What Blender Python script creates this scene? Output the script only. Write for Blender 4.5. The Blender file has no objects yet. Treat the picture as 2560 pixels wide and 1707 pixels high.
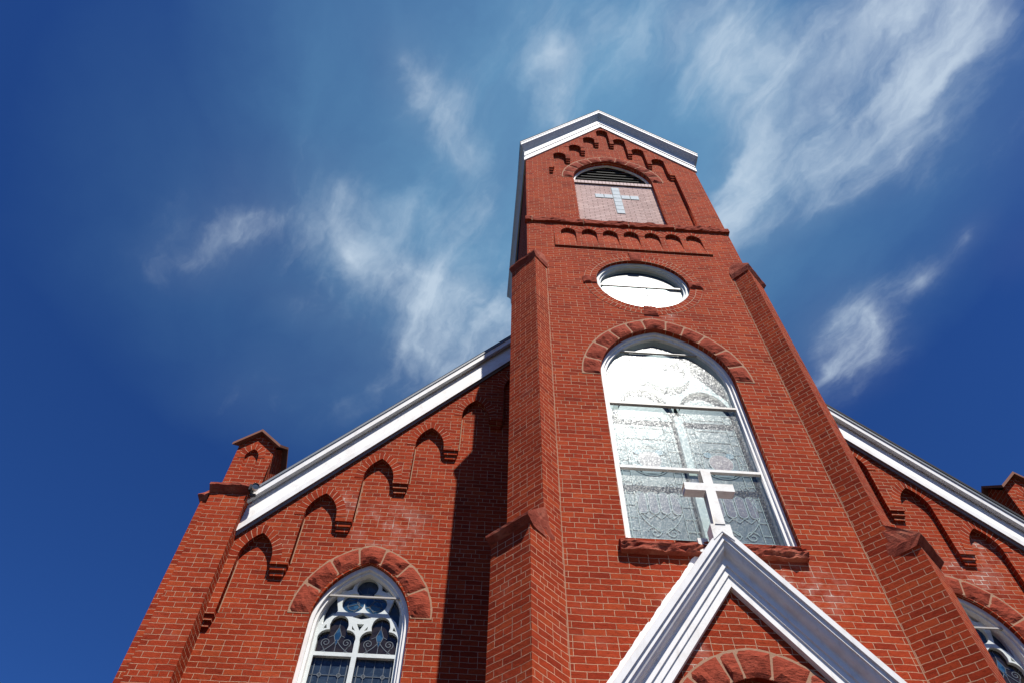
import bpy, bmesh, math, random
from mathutils import Matrix, Vector, noise
from mathutils.geometry import tessellate_polygon

# ------------------------------------------------------------------ camera, sky, sun, exposure
S = bpy.context.scene
COL = S.collection
cam = bpy.data.cameras.new("camera")
cam.sensor_fit = 'HORIZONTAL'
cam.sensor_width = 36.0
cam.lens = 25.772
cam.clip_start = 0.05
cam.clip_end = 5000.0
cam_ob = bpy.data.objects.new("camera", cam)
COL.objects.link(cam_ob)
_r = Vector((0.99785, -0.06582, 0.01021)).normalized()
_f = Vector((0.02869, 0.56304, 0.82593)).normalized()
_u = _r.cross(_f)
_u = -_u if _u.z < 0 else _u
_f = _f.normalized()
_r = _f.cross(_u).normalized()
_u = _r.cross(_f).normalized()
m = Matrix((( _r.x, _u.x, -_f.x, -2.5121), (_r.y, _u.y, -_f.y, -6.0465), (_r.z, _u.z, -_f.z, 1.6), (0, 0, 0, 1)))
cam_ob.matrix_world = m
S.camera = cam_ob

S.view_settings.view_transform = 'Standard'
S.view_settings.look = 'None'
S.view_settings.gamma = 1.0
S.view_settings.use_curve_mapping = False
S.view_settings.exposure = 0.47

SUN = Vector((0.186, -0.477, 0.859)).normalized()      # towards the sun
sun = bpy.data.lights.new("sun", 'SUN')
sun.energy = 5.0
sun.angle = math.radians(0.5)
sun.color = (1.0, 0.955, 0.89)
sun_ob = bpy.data.objects.new("sun", sun)
COL.objects.link(sun_ob)
sun_ob.rotation_euler = SUN.to_track_quat('Z', 'Y').to_euler()
sun_ob.location = SUN * 60


class NT:
    """small helper round a node tree"""
    def __init__(s, tree):
        s.t = tree
        s.n = tree.nodes
        s.l = tree.links

    def node(s, typ, **kw):
        nd = s.n.new(typ)
        for k, v in kw.items():
            if k.startswith('i_'):
                key = k[2:]
                key = int(key) if key.isdigit() else key.replace('_', ' ')
                s.put(nd.inputs[key], v)
            else:
                setattr(nd, k, v)
        return nd

    def put(s, sock, v):
        if isinstance(v, bpy.types.NodeSocket):
            s.l.new(v, sock)
        elif v is not None:
            sock.default_value = v

    def math(s, op, a, b=None, c=None, clamp=False):
        nd = s.n.new('ShaderNodeMath')
        nd.operation = op
        nd.use_clamp = clamp
        s.put(nd.inputs[0], a)
        if b is not None: s.put(nd.inputs[1], b)
        if c is not None: s.put(nd.inputs[2], c)
        return nd.outputs[0]

    def vmath(s, op, a, b=None, scale=None, out=0):
        nd = s.n.new('ShaderNodeVectorMath')
        nd.operation = op
        s.put(nd.inputs[0], a)
        if b is not None: s.put(nd.inputs[1], b)
        if scale is not None: s.put(nd.inputs['Scale'], scale)
        return nd.outputs[out]

    def comb(s, x, y, z=0.0):
        nd = s.n.new('ShaderNodeCombineXYZ')
        for i, v in enumerate((x, y, z)): s.put(nd.inputs[i], v)
        return nd.outputs[0]

    def sep(s, v):
        nd = s.n.new('ShaderNodeSeparateXYZ')
        s.put(nd.inputs[0], v)
        return nd.outputs

    def noise(s, vec, scale, detail=4.0, rough=0.55, dist=0.0, out='Fac'):
        nd = s.n.new('ShaderNodeTexNoise')
        s.put(nd.inputs['Vector'], vec)
        nd.inputs['Scale'].default_value = scale
        nd.inputs['Detail'].default_value = detail
        nd.inputs['Roughness'].default_value = rough
        nd.inputs['Distortion'].default_value = dist
        return nd.outputs[out]

    def ramp(s, fac, stops, interp='LINEAR'):
        nd = s.n.new('ShaderNodeValToRGB')
        cr = nd.color_ramp
        cr.interpolation = interp
        while len(cr.elements) < len(stops): cr.elements.new(0.5)
        for e, (p, c) in zip(cr.elements, stops):
            e.position = p
            e.color = (c[0], c[1], c[2], 1.0) if not isinstance(c, (int, float)) else (c, c, c, 1.0)
        s.put(nd.inputs[0], fac)
        return nd.outputs[0]

    def mix(s, fac, a, b, blend='MIX'):
        nd = s.n.new('ShaderNodeMix')
        nd.data_type = 'RGBA'
        nd.blend_type = blend
        s.put(nd.inputs[0], fac)
        for sock, v in ((nd.inputs[6], a), (nd.inputs[7], b)):
            if isinstance(v, (tuple, list)): v = (v[0], v[1], v[2], 1.0)
            s.put(sock, v)
        return nd.outputs[2]

    def maprange(s, v, a, b, c=0.0, d=1.0, smooth=True):
        nd = s.n.new('ShaderNodeMapRange')
        nd.interpolation_type = 'SMOOTHSTEP' if smooth else 'LINEAR'
        s.put(nd.inputs[0], v)
        for i, x in enumerate((a, b, c, d)): nd.inputs[i + 1].default_value = x
        return nd.outputs[0]


# ---- world: Nishita sky with wisps of cirrus laid out on a cloud layer (direction / height), so they stay put in the sky
W = bpy.data.worlds.new("World")
S.world = W
W.use_nodes = True
w = NT(W.node_tree)
w.n.clear()
sky = w.node('ShaderNodeTexSky', sky_type='NISHITA', sun_disc=False)
sky.sun_elevation = math.radians(59.2)
sky.sun_rotation = math.radians(158.7)
sky.altitude = 1500.0
sky.air_density = 1.0
sky.dust_density = 0.0
sky.ozone_density = 3.0
SKYC = sky.outputs[0]
sky_col = w.mix(1.0, SKYC, (0.25, 0.545, 1.08), 'MULTIPLY')
tc = w.node('ShaderNodeTexCoord')
D = w.vmath('NORMALIZE', tc.outputs['Generated'])
dx, dy, dz = w.sep(D)
zc = w.math('MAXIMUM', dz, 0.06)
UV = w.comb(w.math('DIVIDE', dx, zc), w.math('DIVIDE', dy, zc), 0.0)
warp = w.noise(UV, 3.0, 3.0, 0.5, out='Color')
warp2 = w.noise(UV, 11.0, 4.0, 0.6, out='Color')
UVw = w.vmath('ADD', UV, w.vmath('SCALE', w.vmath('SUBTRACT', warp, (0.5, 0.5, 0.5)), scale=0.10))
UVw = w.vmath('ADD', UVw, w.vmath('SCALE', w.vmath('SUBTRACT', warp2, (0.5, 0.5, 0.5)), scale=0.055))


def blob(ax, ay, bx, by, width, ext=1.0):
    """soft streak of the cloud layer running from (ax, ay) to (bx, by)"""
    mp = w.n.new('ShaderNodeMapping')
    mp.vector_type = 'TEXTURE'
    L = math.hypot(bx - ax, by - ay)
    mp.inputs['Location'].default_value = ((ax + bx) / 2, (ay + by) / 2, 0)
    mp.inputs['Rotation'].default_value = (0, 0, math.atan2(by - ay, bx - ax))
    mp.inputs['Scale'].default_value = (L / 2 * ext + width * 1.9, width * 2.0, 1.0)
    w.put(mp.inputs['Vector'], UVw)
    g = w.n.new('ShaderNodeTexGradient')
    g.gradient_type = 'QUADRATIC_SPHERE'
    w.put(g.inputs[0], mp.outputs[0])
    return g.outputs['Fac']


CLOUDS = [  # ax, ay, bx, by, width, strength
    (0.58, 0.06, 0.50, 0.20, 0.10, 1.7), (0.52, 0.17, 0.42, 0.32, 0.09, 1.8), (0.44, 0.30, 0.34, 0.45, 0.085, 1.6), (0.35, 0.42, 0.31, 0.54, 0.055, 1.1),
    (0.62, 0.30, 0.44, 0.36, 0.06, 0.9), (0.56, 0.36, 0.42, 0.41, 0.035, 0.7), (0.66, 0.22, 0.76, 0.32, 0.13, 0.30),
    (-0.08, 0.20, 0.36, 0.20, 0.15, 0.42), (0.03, 0.17, 0.085, 0.29, 0.05, 0.85), (0.06, 0.28, 0.10, 0.35, 0.03, 0.6), (0.20, 0.12, 0.36, 0.26, 0.10, 0.5), (0.22, 0.20, 0.40, 0.24, 0.10, 0.4),
    (-0.155, 0.22, -0.12, 0.27, 0.035, 0.8), (-0.125, 0.27, -0.09, 0.33, 0.042, 0.9), (-0.09, 0.31, -0.03, 0.40, 0.030, 0.75), (-0.07, 0.26, 0.02, 0.40, 0.09, 0.35), (-0.05, 0.40, 0.0, 0.50, 0.07, 0.35),
    (-0.43, 0.53, -0.35, 0.45, 0.030, 0.75), (-0.46, 0.55, -0.34, 0.44, 0.075, 0.40), (-0.53, 0.58, -0.42, 0.56, 0.05, 0.35), (-0.32, 0.42, -0.15, 0.45, 0.07, 0.30),
    (-0.24, 0.50, -0.22, 0.57, 0.025, 0.5), (-0.20, 0.57, -0.10, 0.59, 0.045, 0.80), (-0.14, 0.59, -0.04, 0.62, 0.05, 0.65), (-0.36, 0.64, -0.26, 0.63, 0.05, 0.38),
    (-0.05, 0.68, 0.06, 0.63, 0.075, 1.55), (-0.09, 0.67, 0.02, 0.72, 0.075, 0.85), (-0.26, 0.80, -0.04, 0.74, 0.11, 0.36), (-0.46, 0.86, -0.36, 0.80, 0.08, 0.15),
    (-0.28, 0.50, 0.0, 0.62, 0.15, 0.22), (-0.46, 0.52, -0.25, 0.46, 0.08, 0.30), (-0.22, 0.66, -0.08, 0.72, 0.09, 0.32), (-0.14, 0.45, 0.02, 0.52, 0.12, 0.22),
    (0.57, 0.61, 0.595, 0.67, 0.080, 1.75), (0.60, 0.63, 0.60, 0.70, 0.060, 0.9), (0.57, 0.72, 0.565, 0.82, 0.05, 0.5), (0.655, 0.545, 0.69, 0.50, 0.032, 0.95), (0.70, 0.48, 0.715, 0.43, 0.030, 0.9),
    (0.79, 0.46, 0.90, 0.41, 0.05, 0.35),
]
dens = None
for a in CLOUDS:
    b = w.math('MULTIPLY', blob(*a[:5], ext=1.15), a[5] * 1.15 + (0.22 if a[5] < 0.6 else 0.05))
    dens = b if dens is None else w.math('ADD', dens, b)
# wispy fibres: drawn-out noise, its domain bent by the warp above
def fibres(angle, stretch, scale, detail, rough, dist):
    mp = w.n.new('ShaderNodeMapping'); mp.vector_type = 'TEXTURE'
    mp.inputs['Rotation'].default_value = (0, 0, math.radians(angle)); mp.inputs['Scale'].default_value = (stretch, 1.0, 1.0)
    w.put(mp.inputs[0], UVw)
    return w.noise(mp.outputs[0], scale, detail, rough, dist)


fib = fibres(120, 4.6, 12.0, 6.0, 0.60, 0.6)
fib2 = fibres(70, 3.0, 20.0, 5.0, 0.60, 0.5)
puff = fibres(112, 1.9, 5.5, 7.0, 0.55, 0.4)
tex = w.math('ADD', w.math('MULTIPLY', fib, 0.40), w.math('ADD', w.math('MULTIPLY', fib2, 0.10), w.math('MULTIPLY', puff, 0.50)))
dn = w.math('MINIMUM', dens, 1.5)
# the denser the cloud, the lower the threshold the noise has to clear
edge = w.math('SUBTRACT', 0.57, w.math('MULTIPLY', dn, 0.15))
wis = w.math('DIVIDE', w.math('SUBTRACT', tex, edge), 0.42, clamp=True)
wis = w.math('MULTIPLY', w.math('MULTIPLY', wis, wis), w.math('SUBTRACT', 3.0, w.math('MULTIPLY', 2.0, wis)))
cl = w.math('MULTIPLY', wis, w.math('ADD', 0.40, w.math('MULTIPLY', dn, 0.50)))
cl = w.math('MULTIPLY', cl, w.maprange(dens, 0.0, 0.35))
cl = w.math('ADD', cl, w.math('MULTIPLY', dn, 0.05))
cl = w.math('MINIMUM', cl, 0.80)
veil = w.math('MULTIPLY', w.math('SQRT', blob(0.10, 0.16, 0.27, 0.36, 0.29)), 0.55)
veil = w.math('ADD', veil, w.math('MULTIPLY', w.math('SQRT', blob(-0.22, 0.56, 0.10, 0.56, 0.27)), 0.30))
veil = w.math('MULTIPLY', veil, w.math('ADD', 0.35, w.math('MULTIPLY', puff, 1.3)), clamp=True)
veiled = w.mix(veil, sky_col, (2.0, 4.8, 7.2))
CLOUD_COL = (6.4, 7.6, 8.9)
out_col = w.mix(cl, veiled, CLOUD_COL)
bg = w.node('ShaderNodeBackground')
bg.inputs['Strength'].default_value = 0.068
w.put(bg.inputs['Color'], out_col)
wo = w.node('ShaderNodeOutputWorld')
w.l.new(bg.outputs[0], wo.inputs[0])


# ------------------------------------------------------------------ materials
MATS = {}


def new_mat(name):
    mt = bpy.data.materials.new(name)
    mt.use_nodes = True
    t = NT(mt.node_tree)
    bs = t.n['Principled BSDF']
    MATS[name] = mt
    return mt, t, bs


def wall_coords(t):
    """(u along the wall, height, .) for any upright face; x, y on flat ones"""
    g = t.node('ShaderNodeNewGeometry')
    P = g.outputs['Position']
    N = g.outputs['True Normal']
    T = t.vmath('NORMALIZE', t.vmath('CROSS_PRODUCT', N, (0, 0, 1)))
    u = t.vmath('DOT_PRODUCT', P, T, out=1)
    px, py, pz = t.sep(P)
    nz = t.math('ABSOLUTE', t.sep(N)[2])
    flat = t.math('GREATER_THAN', nz, 0.7)
    mx = t.n.new('ShaderNodeMix'); mx.data_type = 'VECTOR'
    t.put(mx.inputs[0], flat)
    t.put(mx.inputs[4], t.comb(u, pz, 0.0))
    t.put(mx.inputs[5], t.comb(px, py, 0.0))
    return mx.outputs[1], P


REPAIRS = [(-3.75, 1.92, 8.55, 0.75), (-4.45, 1.85, 8.85, 0.40), (4.25, 1.92, 8.25, 0.75), (4.75, 1.9, 8.7, 0.45), (0.85, 0.0, 6.35, 0.60), (0.15, 0.0, 11.5, 0.42), (-0.5, -0.07, 5.5, 0.3), (-0.45, 0.0, 6.1, 0.35)]


def brick_mat(name, cols, mortar, use_uv=False, row=0.0722, width=0.2125, squash=0.5, sqf=7, msize=0.0046, off=0.5, mortar_bright=0.5, bump=1.0):
    mt, t, bs = new_mat(name)
    if use_uv:
        uv = t.node('ShaderNodeUVMap').outputs[0]
        P = t.node('ShaderNodeNewGeometry').outputs['Position']
    else:
        uv, P = wall_coords(t)
    wob = t.noise(P, 5.0, 2.0, 0.5, out='Color')
    wob2 = t.noise(P, 38.0, 2.0, 0.5, out='Color')
    vec = t.vmath('ADD', uv, t.vmath('SCALE', t.vmath('SUBTRACT', wob, (0.5, 0.5, 0.5)), scale=0.020))
    vec = t.vmath('ADD', vec, t.vmath('SCALE', t.vmath('SUBTRACT', wob2, (0.5, 0.5, 0.5)), scale=0.0075))
    bk = t.n.new('ShaderNodeTexBrick')
    bk.offset = off
    bk.offset_frequency = 2
    bk.squash = squash
    bk.squash_frequency = sqf
    t.put(bk.inputs['Vector'], vec)
    bk.inputs['Color1'].default_value = (0, 0, 0, 1)
    bk.inputs['Color2'].default_value = (1, 1, 1, 1)
    bk.inputs['Mortar'].default_value = (0.5, 0.5, 0.5, 1)
    bk.inputs['Scale'].default_value = 1.0
    repairs = None
    if not use_uv:
        for (rx, ry, rz, rr) in REPAIRS:
            dd = t.vmath('LENGTH', t.vmath('MULTIPLY', t.vmath('SUBTRACT', P, (rx, ry, rz)), (1.0, 1.0, 1.25)), out=1)
            f_ = t.maprange(dd, rr, rr * 0.25)
            repairs = f_ if repairs is None else t.math('MAXIMUM', repairs, f_)
        repairs = t.math('MULTIPLY', repairs, t.maprange(t.noise(P, 5.0, 4.0, 0.65), 0.40, 0.62))
    wn_ = t.noise(P, 2.3, 4.0, 0.65)
    if repairs is not None: wn_ = t.math('MAXIMUM', wn_, t.math('MULTIPLY', repairs, 0.82))
    wn3 = t.noise(P, 55.0, 2.0, 0.6)
    t.put(bk.inputs['Mortar Size'], t.math('ADD', t.math('ADD', msize * 0.62, t.math('MULTIPLY', wn3, msize * 0.55)), t.math('MULTIPLY', t.maprange(wn_, 0.60, 0.82), msize * 0.9)))
    bk.inputs['Mortar Smooth'].default_value = 0.35
    bk.inputs['Brick Width'].default_value = width
    bk.inputs['Row Height'].default_value = row
    col = t.ramp(bk.outputs['Color'], [(i / (len(cols) - 1), c) for i, c in enumerate(cols)])
    # weathering: broad tone drift, fine speckle, dark soot flecks
    big = t.noise(P, 0.9, 4.0, 0.6)
    col = t.mix(1.0, col, t.ramp(big, [(0.25, 0.78), (0.5, 1.0), (0.8, 1.15)]), 'MULTIPLY')
    fine = t.noise(P, 120.0, 3.0, 0.7)
    col = t.mix(1.0, col, t.ramp(fine, [(0.25, 0.72), (0.5, 1.0), (0.8, 1.16)]), 'MULTIPLY')
    mps = t.n.new('ShaderNodeMapping'); mps.inputs['Scale'].default_value = (1, 1, 4.5)
    t.put(mps.inputs[0], P)
    stre = t.noise(mps.outputs[0], 13.0, 4.0, 0.65, 0.4)
    col = t.mix(1.0, col, t.ramp(stre, [(0.25, 0.55), (0.45, 0.95), (0.6, 1.05), (0.8, 1.25)]), 'MULTIPLY')
    fl = t.noise(P, 26.0, 4.0, 0.65)
    col = t.mix(t.maprange(fl, 0.60, 0.78), col, (0.085, 0.024, 0.016))
    pale = t.noise(P, 1.7, 3.0, 0.6)
    col = t.mix(t.math('MULTIPLY', t.maprange(pale, 0.60, 0.80), 0.22), col, (0.42, 0.17, 0.12))
    mcol = t.mix(t.noise(P, 60.0, 2.0, 0.6), [c * 0.62 for c in mortar], [min(1, c * 1.25) for c in mortar])
    mort = bk.outputs['Fac']
    # some joints were raked out and are dark, some freshly pointed
    jn = t.noise(P, 3.2, 3.0, 0.6)
    mcol = t.mix(t.math('MULTIPLY', t.maprange(jn, 0.50, 0.28), 0.75), mcol, [c * 0.42 for c in mortar])
    if repairs is not None:
        col = t.mix(t.math('MULTIPLY', repairs, 0.40), col, (0.47, 0.23, 0.17))
        mcol = t.mix(repairs, mcol, (0.62, 0.50, 0.42))
    base = t.mix(mort, col, mcol)
    t.put(bs.inputs['Base Color'], base)
    bs.inputs['Roughness'].default_value = 0.88
    bs.inputs['Specular IOR Level'].default_value = 0.04
    h = t.math('ADD', t.math('MULTIPLY', t.math('SUBTRACT', 1.0, mort), 1.0), t.math('MULTIPLY', fine, 0.22))
    h = t.math('ADD', h, t.math('MULTIPLY', fl, 0.35))
    bp = t.n.new('ShaderNodeBump')
    bp.inputs['Strength'].default_value = 0.85 * bump
    bp.inputs['Distance'].default_value = 0.018
    t.put(bp.inputs['Height'], h)
    t.put(bs.inputs['Normal'], bp.outputs[0])
    return mt


REDS = [(0.215, 0.027, 0.012), (0.285, 0.035, 0.013), (0.33, 0.044, 0.016), (0.30, 0.038, 0.014), (0.37, 0.060, 0.020), (0.25, 0.031, 0.013), (0.345, 0.050, 0.018)]
MORTAR = (0.56, 0.33, 0.21)
BRICK = brick_mat('brick_wall', REDS, MORTAR)
BRICK_ARCH = brick_mat('brick_arch', REDS, (0.62, 0.40, 0.27), use_uv=True, row=0.5, width=0.078, squash=1.0, sqf=2, off=0.0, msize=0.0052)
BRICK_RING = brick_mat('brick_ring', REDS, (0.62, 0.40, 0.27), use_uv=True, row=0.104, width=0.078, squash=1.0, sqf=2, off=0.5, msize=0.0052)
BRICK_PALE = brick_mat('pale_brick', [(0.52, 0.37, 0.33), (0.58, 0.42, 0.375), (0.62, 0.46, 0.41)], (0.17, 0.11, 0.09), squash=1.0, sqf=2, msize=0.0058, bump=0.7)


def stone_mat(name, c0, c1, c2):
    mt, t, bs = new_mat(name)
    P = t.node('ShaderNodeNewGeometry').outputs['Position']
    n1 = t.noise(P, 4.0, 5.0, 0.6, 0.4)
    n2 = t.noise(P, 45.0, 5.0, 0.7)
    c = t.ramp(n1, [(0.25, c0), (0.5, c1), (0.78, c2)])
    c = t.mix(1.0, c, t.ramp(n2, [(0.2, 0.68), (0.5, 1.0), (0.85, 1.15)]), 'MULTIPLY')
    mp = t.n.new('ShaderNodeMapping'); mp.inputs['Scale'].default_value = (1, 1, 5)
    t.put(mp.inputs[0], P)
    st = t.noise(mp.outputs[0], 9.0, 4.0, 0.6, 0.5)
    c = t.mix(t.math('MULTIPLY', t.maprange(st, 0.55, 0.72), 0.55), c, [x * 0.45 for x in c0])
    t.put(bs.inputs['Base Color'], c)
    bs.inputs['Roughness'].default_value = 0.9
    bs.inputs['Specular IOR Level'].default_value = 0.06
    bp = t.n.new('ShaderNodeBump')
    bp.inputs['Strength'].default_value = 0.9
    bp.inputs['Distance'].default_value = 0.018
    t.put(bp.inputs['Height'], t.math('ADD', t.math('MULTIPLY', st, 0.8), t.math('MULTIPLY', n2, 0.6)))
    t.put(bs.inputs['Normal'], bp.outputs[0])
    return mt


STONE = stone_mat('red_sandstone', (0.20, 0.038, 0.022), (0.285, 0.055, 0.030), (0.34, 0.078, 0.046))
STONE_CAP = stone_mat('weathered_sandstone', (0.18, 0.038, 0.024), (0.27, 0.062, 0.038), (0.40, 0.15, 0.095))


def plain(name, c, rough=0.6, spec=0.4, dirt=0.25, dirt_col=None, metal=0.0, nscale=6.0, bump=0.15, streak=False):
    mt, t, bs = new_mat(name)
    P = t.node('ShaderNodeNewGeometry').outputs['Position']
    n1 = t.noise(P, nscale, 5.0, 0.65)
    n2 = t.noise(P, nscale * 14, 4.0, 0.65)
    dc = dirt_col or [x * 0.55 for x in c]
    cc = t.mix(t.math('MULTIPLY', t.maprange(n1, 0.45, 0.75), dirt), c, dc)
    cc = t.mix(t.math('MULTIPLY', t.maprange(n2, 0.62, 0.80), dirt * 1.1), cc, [x * 0.5 for x in dc])
    if streak:
        mp = t.n.new('ShaderNodeMapping'); mp.inputs['Scale'].default_value = (6, 6, 0.7)
        t.put(mp.inputs[0], P)
        sn = t.noise(mp.outputs[0], 4.0, 4.0, 0.6)
        cc = t.mix(t.math('MULTIPLY', t.maprange(sn, 0.52, 0.75), dirt), cc, dc)
    t.put(bs.inputs['Base Color'], cc)
    bs.inputs['Roughness'].default_value = rough
    bs.inputs['Specular IOR Level'].default_value = spec
    bs.inputs['Metallic'].default_value = metal
    if bump:
        bp = t.n.new('ShaderNodeBump')
        bp.inputs['Strength'].default_value = bump
        bp.inputs['Distance'].default_value = 0.01
        t.put(bp.inputs['Height'], t.math('ADD', n2, n1))
        t.put(bs.inputs['Normal'], bp.outputs[0])
    return mt


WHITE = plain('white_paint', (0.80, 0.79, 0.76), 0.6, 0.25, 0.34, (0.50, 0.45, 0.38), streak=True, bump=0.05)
SOFFIT_SHADE = plain('soffit_painted_shade', (0.50, 0.50, 0.49), 0.6, 0.3, 0.3, bump=0)  # white trim's underside: its shade is put into this grey base colour
WHITE_OLD = plain('worn_white_paint', (0.78, 0.77, 0.72), 0.6, 0.3, 0.45, (0.42, 0.34, 0.25), bump=0.3)
WHITE_SASH = plain('white_sash_paint', (0.62, 0.66, 0.64), 0.6, 0.3, 0.3, (0.36, 0.38, 0.35), nscale=12, bump=0.3)
MORTAR_M = plain('lime_mortar', (0.40, 0.235, 0.15), 0.9, 0.1, 0.5, (0.26, 0.17, 0.10), nscale=18, bump=0.5)
ROOF = plain('roof_shingle', (0.035, 0.035, 0.04), 0.85, 0.2, 0.3)
FLASH = plain('grey_flashing', (0.17, 0.19, 0.21), 0.5, 0.4, 0.4)
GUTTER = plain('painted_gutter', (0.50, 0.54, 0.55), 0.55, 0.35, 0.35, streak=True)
LOUVER = plain('dark_louver', (0.07, 0.07, 0.065), 0.8, 0.2, 0.4)
DARK = plain('dark_interior', (0.012, 0.011, 0.010), 0.9, 0.1, 0.1, bump=0)
BLACK_METAL = plain('black_metal', (0.02, 0.02, 0.022), 0.45, 0.5, 0.2)
LEAD = plain('lead_came', (0.10, 0.12, 0.14), 0.5, 0.4, 0.4, nscale=20, bump=0)
LEAD_PALE = plain('pale_came', (0.34, 0.41, 0.43), 0.5, 0.4, 0.4, nscale=20, bump=0)
ROD = plain('steel_rod', (0.40, 0.37, 0.33), 0.5, 0.5, 0.4, bump=0)
DOORWOOD = plain('door_wood', (0.16, 0.05, 0.02), 0.5, 0.4, 0.4)
BRASS = plain('brass', (0.55, 0.38, 0.14), 0.35, 0.5, 0.2, metal=1.0)
GROUND_M = plain('dark_lawn', (0.075, 0.066, 0.048), 0.95, 0.05, 0.5, nscale=1.5)


def glass_mat(name, cells, rough=0.07, spec=0.5, scale=14.0, wave=0.25, wscale=22.0, wdist=0.004):
    """leaded glass seen from outside: near-black panes tinted pane by pane, glossy and a little wavy"""
    mt, t, bs = new_mat(name)
    P = t.node('ShaderNodeNewGeometry').outputs['Position']
    vo = t.n.new('ShaderNodeTexVoronoi')
    vo.inputs['Scale'].default_value = scale
    t.put(vo.inputs['Vector'], P)
    v = t.sep(vo.outputs['Color'])[0]
    c = t.ramp(v, [(i / (len(cells) - 1), c) for i, c in enumerate(cells)], 'CONSTANT')
    t.put(bs.inputs['Base Color'], c)
    bs.inputs['Roughness'].default_value = rough
    bs.inputs['Specular IOR Level'].default_value = spec
    bp = t.n.new('ShaderNodeBump')
    bp.inputs['Strength'].default_value = wave
    bp.inputs['Distance'].default_value = wdist
    t.put(bp.inputs['Height'], t.noise(P, wscale, 3.0, 0.5))
    t.put(bs.inputs['Normal'], bp.outputs[0])
    return mt


GLASS_BLUE = glass_mat('blue_leaded_glass', [(0.022, 0.036, 0.060), (0.028, 0.045, 0.074), (0.036, 0.056, 0.085), (0.025, 0.040, 0.062)], 0.14, 0.4)
GLASS_BROWN = glass_mat('smoky_leaded_glass', [(0.018, 0.014, 0.012), (0.026, 0.020, 0.017), (0.014, 0.012, 0.013)], 0.12)
GLASS_SKY = glass_mat('pale_blue_glass', [(0.012, 0.045, 0.10), (0.03, 0.09, 0.17), (0.015, 0.05, 0.11), (0.05, 0.12, 0.19)], 0.12)
GLASS_STAIN = glass_mat('grey_blue_stained_glass', [(0.085, 0.120, 0.165), (0.092, 0.13, 0.175), (0.080, 0.112, 0.158), (0.088, 0.125, 0.168)], 0.35, 0.3)
GLASS_VIOLET = glass_mat('violet_stained_glass', [(0.10, 0.09, 0.16), (0.12, 0.10, 0.17), (0.085, 0.085, 0.15)], 0.35, 0.3)
GLASS_MAUVE = glass_mat('mauve_stained_glass', [(0.26, 0.16, 0.20), (0.28, 0.17, 0.21)], 0.35, 0.3)
GLASS_TEAL = glass_mat('teal_stained_glass', [(0.05, 0.17, 0.27), (0.06, 0.20, 0.31)], 0.35, 0.3)
GLASS_BLOCK = plain('glass_block', (0.62, 0.67, 0.67), 0.5, 0.0, 0.5, (0.42, 0.49, 0.52), nscale=9, bump=0.5)


def storm_mat(name, gfac, r1, r2, bump, bscale):
    """pebbled protective glazing: lets the stained glass show and scatters the sun"""
    mt, t, bs = new_mat(name)
    t.n.remove(bs)
    out = t.n['Material Output']
    P = t.node('ShaderNodeNewGeometry').outputs['Position']
    g = t.node('ShaderNodeNewGeometry')
    cell = t.vmath('FLOOR', t.vmath('SCALE', P, scale=bscale))
    wn_ = t.n.new('ShaderNodeTexWhiteNoise')
    wn_.noise_dimensions = '3D'
    t.put(wn_.inputs['Vector'], cell)
    pn = wn_.outputs['Color']
    pn2 = t.noise(P, bscale * 0.12, 2.0, 0.5, out='Color')
    tilt = t.vmath('ADD', t.vmath('SCALE', t.vmath('SUBTRACT', pn, (0.5, 0.5, 0.5)), scale=bump), t.vmath('SCALE', t.vmath('SUBTRACT', pn2, (0.5, 0.5, 0.5)), scale=bump * 0.22))
    pebble = t.vmath('NORMALIZE', t.vmath('ADD', g.outputs['Normal'], tilt))
    tr = t.n.new('ShaderNodeBsdfTransparent')
    tr.inputs[0].default_value = (0.86, 0.90, 0.90, 1)
    g1 = t.n.new('ShaderNodeBsdfGlossy')
    g1.inputs['Roughness'].default_value = r1
    t.put(g1.inputs['Normal'], pebble)
    g2 = t.n.new('ShaderNodeBsdfGlossy')
    g2.inputs['Roughness'].default_value = r2
    t.put(g2.inputs['Normal'], pebble)
    mg = t.n.new('ShaderNodeMixShader')
    mg.inputs[0].default_value = 0.45
    t.l.new(g1.outputs[0], mg.inputs[1]); t.l.new(g2.outputs[0], mg.inputs[2])
    c = t.math('ABSOLUTE', t.vmath('DOT_PRODUCT', g.outputs['Incoming'], g.outputs['Normal'], out=1))
    fr = t.math('ADD', 0.04, t.math('MULTIPLY', 0.96, t.math('POWER', t.math('SUBTRACT', 1.0, c), 5.0)))
    fac = t.math('MULTIPLY', fr, gfac, clamp=True)
    mx = t.n.new('ShaderNodeMixShader')
    t.l.new(fac, mx.inputs[0]); t.l.new(tr.outputs[0], mx.inputs[1]); t.l.new(mg.outputs[0], mx.inputs[2])
    t.l.new(mx.outputs[0], out.inputs[0])
    return mt


STORM = storm_mat('pebbled_storm_glass', 0.50, 0.29, 0.38, 0.13, 85.0)
OCULUS = storm_mat('round_window_glass', 0.42, 0.36, 0.48, 0.01, 30.0)


# ------------------------------------------------------------------ object helpers
def link(name, me, mat, parent=None, smooth=False):
    o = bpy.data.objects.new(name, me)
    COL.objects.link(o)
    if mat is not None and not me.materials:
        for mm in (mat if isinstance(mat, (list, tuple)) else [mat]): me.materials.append(mm)
    if parent is not None:
        o.parent = parent
        if parent.get('_world'): o.location = -parent.location      # this part's mesh is written in church coordinates
    if smooth:
        for p in me.polygons: p.use_smooth = True
    return o


def tag(o, label=None, cat=None, group=None, kind=None):
    if label: o['label'] = label
    if cat: o['category'] = cat
    if group: o['group'] = group
    if kind: o['kind'] = kind
    return o


def empty(name, loc=(0, 0, 0), parent=None):
    o = bpy.data.objects.new(name, None)
    o.empty_display_size = 0.3
    COL.objects.link(o)
    o.location = loc
    if parent is not None:
        o.parent = parent
        WORLD_PARTS.append(o)
        o['_world'] = 1
    return o


WORLD_PARTS = []


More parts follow.
